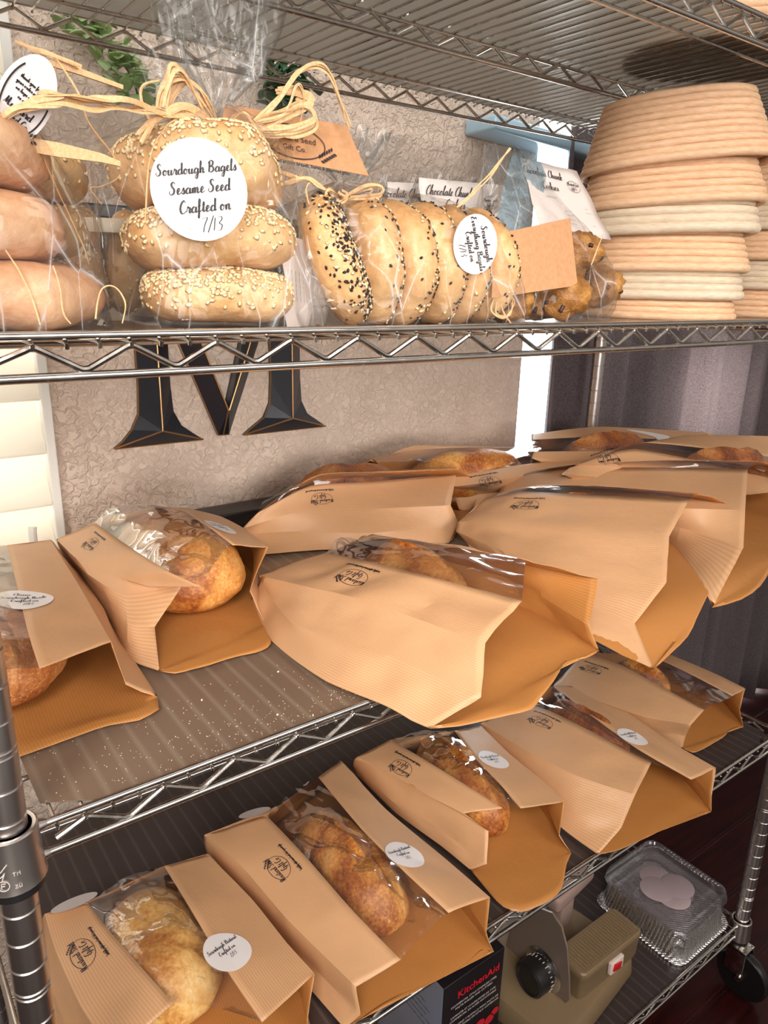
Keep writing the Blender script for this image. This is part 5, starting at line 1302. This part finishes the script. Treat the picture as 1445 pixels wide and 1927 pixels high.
basket((bx_+.0, by_, z_+2.3), 4.05, 3.2, 6, .175, 'cane basket third from the bottom of the tall stack', g1, 'rattan', RX(-1), AN, sd=3)
basket((bx_+.0, by_, z_+4.05), 4.2, 3.3, 4, .21, 'pale cane basket third from the top of the tall stack', g1, 'rattan_pale', RX(-2) @ RY(-1), AN, sd=4)
basket((bx_+.05, by_, z_+5.35), 4.35, 3.4, 8, .175, 'orange tinted cane basket second from the top of the tall stack', g1, 'rattan', RX(-3) @ RY(-2), AN, sd=5)
basket((bx_+.1, by_, z_+7.2), 4.45, 3.45, 10, .17, 'topmost cane basket of the tall stack, closed base facing up', g1, 'rattan', RX(-4.5) @ RY(-3), AN, .06, sd=6)
g2 = 'cane baskets in the right rear stack'
nm = ['lowest', 'second', 'third', 'fourth', 'topmost']
for k in range(5):
    basket((45.6, 5.2, z_+k*1.62), 4.2-.05*k, 3.5, 6 if k < 4 else 8, .17, nm[k]+' cane basket of the rear stack cut by the right photo edge', g2, 'rattan' if k % 2 == 0 else 'rattan_pale', None, 140, sd=10+k)
q = at(1420, 12, Z1+.6)
basket((q.x+4.0, q.y+3.2, Z1-.03), 4.9, 4.0, 9, .175, 'cane basket on the top shelf, at the upper right corner', 'cane baskets', 'rattan', None, 130, sd=20)
# ------------------------------------------------------------------ greenery hanging at the top of the wall
def plant(cs, name, label, mat, n, sz, spread, seed):
    rn = random.Random(seed); cs = [Vector(c) for c in cs]; base = cs[0]
    r_ = empty(name, base); tag(r_, label, 'plant', 'hanging greenery at the top of the wall')
    sb = MB(); sb.tube(catmull(cs, 6), .06, 6); sb.build('stem', M['stem'], r_, loc=base)
    b = MB(); C_ = catmull(cs, 8)
    for k in range(n):
        q_ = rn.choice(C_)+Vector((rn.gauss(0, spread), -abs(rn.gauss(0, spread*.5)), rn.gauss(0, spread*.8)))
        q_.y = min(q_.y, WY-.7)
        Rm = Matrix.Rotation(rn.uniform(0, 6.3), 3, 'Z') @ Matrix.Rotation(rn.uniform(-.9, .9), 3, 'X')
        rows = []
        for i in range(7):
            t_ = i/6; w_ = sz*.42*math.sin(PI*min(1, t_*.92+.06))**.8; th_ = sz*.10*math.sin(PI*t_)
            rows.append([q_+Rm @ Vector((w_*math.cos(a_), t_*sz, th_*math.sin(a_)+.12*sz*math.sin(PI*t_))) for a_ in [2*PI*j/8 for j in range(8)]])
        b.grid(rows, close=True)
    o = b.build('leaves', M[mat], r_, loc=base, sharp=0); o['kind'] = 'stuff'
M['stem'] = simple('green_stem', srgb(90, 96, 60), .6)
M['leaf_pale'] = crust('pale_green_leaf', [(.35, srgb(110, 138, 88)), (.6, srgb(164, 188, 128))], 8, False)
M['leaf_dark'] = crust('dark_green_leaf', [(.35, srgb(28, 52, 36)), (.6, srgb(66, 98, 66))], 8, False)
plant([at(170, 28, 22.8, 'y'), at(165, 60, 22.8, 'y'), at(200, 85, 22.6, 'y'), at(245, 140, 22.4, 'y'), at(262, 190, 22.4, 'y')], 'hanging_succulent', 'pale green round leaved succulent hanging behind the left bags at the top', 'leaf_pale', 120, .85, .55, 4)
plant([at(520, 90, 22.8, 'y'), at(530, 130, 22.6, 'y'), at(545, 165, 22.5, 'y'), at(552, 185, 22.5, 'y')], 'hanging_succulent', 'dark green leaved plant hanging behind the raffia bow at the top', 'leaf_dark', 140, .9, .7, 5)
# ------------------------------------------------------------------ bottom shelf
ZC = Z5-.045
def rrect(cx_, cy_, w_, d_, r, z, n=8):
    pts = []
    for (sx, sy, a0) in ((1, 1, 0), (-1, 1, 90), (-1, -1, 180), (1, -1, 270)):
        for k in range(n+1):
            a_ = math.radians(a0+90*k/n); pts.append((cx_+sx*(w_/2-r)+r*math.cos(a_), cy_+sy*(d_/2-r)+r*math.sin(a_), z))
    return pts
def loft(b, loops, mi=0, cap0=True, cap1=True):
    n = len(loops[0]); o = len(b.v); b.grid([list(l) for l in loops], mi, close=True)
    if cap0: b.f.append(tuple(o+i for i in range(n-1, -1, -1))); b.m.append(mi)
    if cap1: k = o+(len(loops)-1)*n; b.f.append(tuple(k+i for i in range(n))); b.m.append(mi)
# meat slicer
M['slicer'] = simple('olive_beige_enamel', srgb(130, 108, 80), .45)
M['slicer_grey'] = simple('grey_brown_plate', srgb(134, 116, 104), .35, .3)
base = Vector((32, 6, ZC))
r_ = empty('meat_slicer', base); tag(r_, 'olive beige electric meat slicer with black thickness knob on the bottom shelf', 'meat slicer')
b = MB(); ang = RZ(9)
def rot_loop(l, c): return [tuple(Vector(c)+ang @ (Vector(p)-Vector(c))) for p in l]
c0 = (31.8, 5.6, 0)
L_ = []
for (w_, d_, r, z) in ((10.2, 8.6, 1.2, ZC+.3), (10.4, 8.8, 1.3, ZC+.6), (10.2, 8.6, 1.3, ZC+1.7), (9.9, 8.3, 1.2, ZC+2.0), (9.4, 7.8, 1.0, ZC+2.1)): L_.append(rot_loop(rrect(c0[0], c0[1], w_, d_, r, z), (c0[0], c0[1], z)))
loft(b, L_)
for (x, y) in ((28, 3), (35.5, 4), (28, 8.5), (35, 9)): b.lathe([(0, ZC), (.5, ZC), (.5, ZC+.35), (0, ZC+.35)], (x, y, 0), 12)
b.build('base', M['slicer'], r_, loc=base)
b = MB(); hx, hy = 33.8, 3.0
L_ = [rrect(hx, hy, w_, d_, .35, z) for (w_, d_, z) in ((5.9, 2.0, ZC+2.05), (6.1, 2.3, ZC+2.5), (6.2, 2.4, ZC+3.9), (6.25, 2.45, ZC+3.95), (6.25, 2.45, ZC+4.4), (6.1, 2.3, ZC+4.5))]
loft(b, L_); b.build('motor_housing', M['slicer'], r_, loc=base)
b = MB()
for k in range(24): b.tube([(hx-2.85+k*.245, hy-1.0, ZC+4.5), (hx-2.85+k*.245, hy+1.0, ZC+4.5)], .085, 6)
b.build('ribbed_platform', M['slicer'], r_, loc=base)
sw = at(1156, 1812, hy-1.25, 'y')
b = MB(); b.box((sw.x, hy-1.35, sw.z), (1.35, .3, 1.0), bev=.08); so = b.build('switch_frame', simple('pinkish_white_plastic', srgb(226, 206, 196), .4), r_, loc=base)
b = MB(); b.box((sw.x-.05, hy-1.5, sw.z), (.8, .2, .55), RY(12), bev=.05); b.build('rocker', simple('red_plastic', srgb(196, 34, 38), .3), so, loc=base)
gx = 30.0
out = [(950, 1790), (960, 1745), (985, 1718), (1013, 1709), (1038, 1718), (1056, 1745), (1066, 1784), (1070, 1840), (1071, 1882), (1062, 1890), (1040, 1880), (1015, 1858), (985, 1830), (960, 1812)]
vs = [at(x, y, gx, 'x') for x, y in out]; n = len(vs); cc = sum(vs, Vector())/n
b = MB(); b.add(vs+[v+Vector((.14, 0, 0)) for v in vs]+[cc, cc+Vector((.14, 0, 0))], [(i, (i+1) % n, 2*n) for i in range(n)]+[(n+(i+1) % n, n+i, 2*n+1) for i in range(n)]+[(i, n+i, n+(i+1) % n, (i+1) % n) for i in range(n)])
b.build('guard_plate', M['slicer_grey'], r_, loc=base, smooth=False)
kc = at(1022, 1838, gx, 'x'); kc.z = max(kc.z, ZC+3.2)
RL = Matrix.Rotation(-PI/2, 3, 'Y')
b = MB(); b.lathe([(0, .05), (1.45, .05), (1.5, .12), (1.1, .34), (0, .34)], kc, 40, R=RL); b.build('chrome_ring', M['steel'], r_, loc=base)
b = MB(); b.lathe([(0, .3), (1.12, .3), (1.18, .5), (1.15, 1.5), (1.0, 1.62), (.85, 1.5), (0, 1.5)], kc, 40, R=RL); kb = b.build('thickness_knob', M['black_plastic'], r_, loc=base)
b = MB()
for k in range(24):
    a_ = 2*PI*k/24; p_ = kc+Vector((-.55, 1.185*math.cos(a_), 1.185*math.sin(a_))); b.box(p_, (.16 if k % 4 else .26, .04, .04), Matrix.Rotation(a_, 3, 'X'))
b.build('dial_marks', M['white_print'], kb, smooth=False, loc=base)
b = MB(); b.box((35.4, 7.2, ZC+5.0), (5.0, 1.8, 1.3), RZ(8), bev=.35); b.box((34.6, 7.0, ZC+3.4), (1.6, 1.4, 3.0), RZ(8), bev=.2); b.build('food_pusher', simple('dull_rose_grey_plastic', srgb(158, 132, 122), .4), r_, loc=base)
# appliance box
base = Vector((22.5, 7, ZC))
X0, X1, Y0, Y1, HB = 20.1, 24.85, 3.5, 9.5, 9.1
r_ = empty('appliance_box', base); tag(r_, 'black printed pasta roller box standing left of the meat slicer', 'box')
b = MB(); b.box(((X0+X1)/2, (Y0+Y1)/2, ZC+HB/2+.01), (X1-X0, Y1-Y0, HB), bev=.04); b.build('carton', simple('black_box_card', srgb(26, 20, 24), .35), r_, loc=base)
b = MB(); b.box((X0-.012, (Y0+Y1)/2, ZC+HB/2), (.02, Y1-Y0-.1, HB-.1)); sp_ = b.build('side_panel', simple('silver_grey_print', srgb(136, 136, 146), .3), r_, loc=base, smooth=False)
b = MB()
for k in range(5): flat_decal(b, compose([(font_poly('PASTA ROLLER AND CUTTERS  '+'3 PIECES'*(k % 2), .16), 0, 0)]), (X0-.03, Y0+2.6-.1*k, ZC+HB-2.4-.42*k), (0, -1, 0), (0, 0, 1), .01)
b.build('side_print', M['ink'], sp_, smooth=False, loc=base)
b = MB(); zt = ZC+HB
flat_decal(b, compose([(font_poly('KitchenAid', .74, .012), 0, 0)]), ((X0+X1)/2+.35, Y0, zt-1.45), (1, 0, 0), (0, 0, 1), .02)
b.build('red_lettering', simple('red_print', srgb(206, 24, 40), .4), r_, smooth=False, loc=base)
b = MB()
for k, tx_ in enumerate(('COMMERCIAL STYLE STAINLESS STEEL', 'PASTA ROLLER AND CUTTERS', '', 'LAMINOIR ET COUPE-PÂTES DE TYPE', 'COMMERCIAL EN ACIER INOXYDABLE', '', 'CORTADORES Y RODILLO PARA PASTA DE', 'ACERO INOXIDABLE DE ESTILO COMERCIAL')):
    if tx_: flat_decal(b, compose([(font_poly(tx_, .215), 0, 0)]), ((X0+X1)/2+.05, Y0, zt-1.95-.27*k), (1, 0, 0), (0, 0, 1), .02)
b.build('white_lettering', M['white_print'], r_, smooth=False, loc=base)
b = MB()
for (x, z, r) in ((3.1, 4.9, .42), (3.9, 5.05, .38), (4.35, 4.7, .3)):
    flat_decal(b, disc_poly(r, r*.9, 20, 1), (X0+x, Y0, zt-z), (1, 0, 0), (0, 0, 1), .02)
b.build('printed_radishes', simple('radish_print', srgb(190, 30, 44), .4), r_, smooth=False, loc=base)
b = MB()
for (x, z, r) in ((3.0, 5.7, .45), (3.9, 6.1, .5), (2.3, 6.2, .35)):
    flat_decal(b, merge(disc_poly(r*.6, r*.5, 20, 1), ring_poly(r, r*.85, .07, 20)), (X0+x, Y0, zt-z), (1, 0, 0), (0, 0, 1), .025)
b.build('printed_pasta', simple('pasta_print', srgb(196, 176, 96), .4), r_, smooth=False, loc=base)
# blue bowl
b = MB(); b.lathe([(0, ZC+.02), (1.1, ZC+.02), (2.0, ZC+1.2), (2.45, ZC+3.2), (2.55, ZC+3.25), (2.35, ZC+3.2), (1.9, ZC+1.3), (1.0, ZC+.15), (0, ZC+.15)], (16.6, 4.6, 0), 40)
tag(b.build('mixing_bowl', simple('blue_plastic', srgb(36, 92, 150), .35), loc=(16.6, 4.6, ZC)), 'blue bowl left of the black printed box on the bottom shelf', 'bowl')
# foil pan turned over with a clear lid box on top
t = NT('crinkled_foil'); ob = t.coord('Object', 1); p = t.pbsdf((.78, .76, .75, 1), .22, 1)
w = t.new('ShaderNodeTexWave', bands_direction='DIAGONAL'); w.inputs['Scale'].default_value = 90; w.inputs['Distortion'].default_value = 3; t.link(t.coord('Object', (1, 1, .08)), w.inputs['Vector'])
t.link(t.bump(t.math('ADD', w.outputs['Fac'], t.noise(ob, 300, 2)), .6, .002), p.inputs['Normal']); M['foil'] = t.done(p.outputs[0])
cx_, cy_ = 43.6, 4.15
b = MB()
loft(b, [rrect(cx_, cy_, w_, d_, r, z) for (w_, d_, r, z) in ((7.1, 7.7, 1.0, ZC+.02), (7.15, 7.75, 1.0, ZC+.22), (6.9, 7.5, 1.0, ZC+.26), (6.75, 7.35, 1.0, ZC+.15), (6.5, 7.1, 1.0, ZC+.3), (6.1, 6.7, .95, ZC+2.2), (5.9, 6.5, .9, ZC+2.32))], cap0=False)
tag(b.build('foil_pan', M['foil'], loc=(cx_, cy_, ZC)), 'upside down silver foil pan at the right end of the bottom shelf', 'foil pan')
M['clear'] = film('clear_rigid_plastic', (.97, .97, .99), .06, .07, .08, .03, 30, .6)
b = MB()
loft(b, [rrect(cx_, cy_, w_, d_, r, z) for (w_, d_, r, z) in ((6.5, 7.1, .9, ZC+2.34), (6.6, 7.2, .95, ZC+2.42), (6.5, 7.1, .95, ZC+2.9), (6.3, 6.9, .9, ZC+3.15), (6.0, 6.6, .9, ZC+3.2), (5.8, 6.4, .9, ZC+3.05), (5.3, 5.9, .85, ZC+3.05), (5.1, 5.7, .8, ZC+3.3), (4.8, 5.4, .8, ZC+3.34))])
o = b.build('clear_lid_box', M['clear'], loc=(cx_, cy_, ZC+2.34)); tag(o, 'clear plastic lid box with rounded rims on top of the foil pan', 'plastic box')
for k, (dx, dy, dz) in enumerate(((-.8, .2, .12), (.3, 1.0, .0), (.75, -.55, .12), (-.3, -.9, .0))):
    b = MB(); b.lathe([(0, 0), (1.15, 0), (1.25, .05), (1.15, .11), (0, .12)], (cx_+dx, cy_+dy, ZC+2.45+dz), 32)
    tag(b.build('round_wafer', simple('pale_pink_wafer', srgb(212, 188, 188), .6) if k == 0 else bpy.data.materials['pale_pink_wafer'], loc=(cx_+dx, cy_+dy, ZC+2.45)), ('left', 'rear', 'right', 'front')[k]+' pale pink disc inside the clear lid box', 'disc', 'pale discs in the clear lid box')
# ------------------------------------------------------------------ light
w = bpy.data.worlds.new('room_light'); scn.world = w; w.use_nodes = True
wn, wl = w.node_tree.nodes, w.node_tree.links
bg = wn['Background']; bg.inputs['Strength'].default_value = .24
tc = wn.new('ShaderNodeTexCoord'); mp = wn.new('ShaderNodeMapping'); mp.inputs['Scale'].default_value = (2.2, 2.2, .7)
nz = wn.new('ShaderNodeTexNoise'); nz.inputs['Scale'].default_value = 1.6; nz.inputs['Detail'].default_value = 1
rp = wn.new('ShaderNodeValToRGB'); rp.color_ramp.elements[0].position = .42; rp.color_ramp.elements[0].color = (.40, .30, .25, 1); rp.color_ramp.elements[1].position = .62; rp.color_ramp.elements[1].color = (2.0, 1.85, 1.68, 1)
wl.new(tc.outputs['Generated'], mp.inputs['Vector']); wl.new(mp.outputs['Vector'], nz.inputs['Vector']); wl.new(nz.outputs['Fac'], rp.inputs['Fac']); wl.new(rp.outputs['Color'], bg.inputs['Color'])
def area(name, loc, target, size, power, color=(1, 1, 1), sy=None, spr=180):
    l = bpy.data.lights.new(name, 'AREA'); l.shape = 'RECTANGLE'; l.size = size*S; l.size_y = (sy or size)*S; l.energy = power; l.color = color; l.spread = math.radians(spr)
    o = bpy.data.objects.new(name, l); col.objects.link(o); o.location = Vector(loc)*S
    o.rotation_euler = (Vector(target)-Vector(loc)).to_track_quat('-Z', 'Y').to_euler(); return o
area('window_light_left', (-30, -52, 50), (13, -1, 3), 40, 6.6, (1, .95, .89), 40, 58)
area('window_light_behind', (40, -90, 44), (26, 2, 4), 50, 4.8, (1, .95, .90), 40, 60)
area('low_fill_light', (-16, -80, 14), (19, 12, 8.5), 30, 1.75, (1, .96, .92), 20, 34)  # added low fill lamp, brightens the wall and bag fronts under the bagel shelf
area('ceiling_bounce', (25, 5, 60), (25, 5, 0), 60, 8, (.95, .98, 1), 40)
scn.view_settings.view_transform = 'Standard'; scn.view_settings.look = 'None'
scn.view_settings.gamma = 1; scn.view_settings.use_curve_mapping = False; scn.view_settings.exposure = 0
area('sun_through_room_window', (30, -70, 18), (71, 22.3, 4), 5, .55, (1, .93, .86), 5, 11)
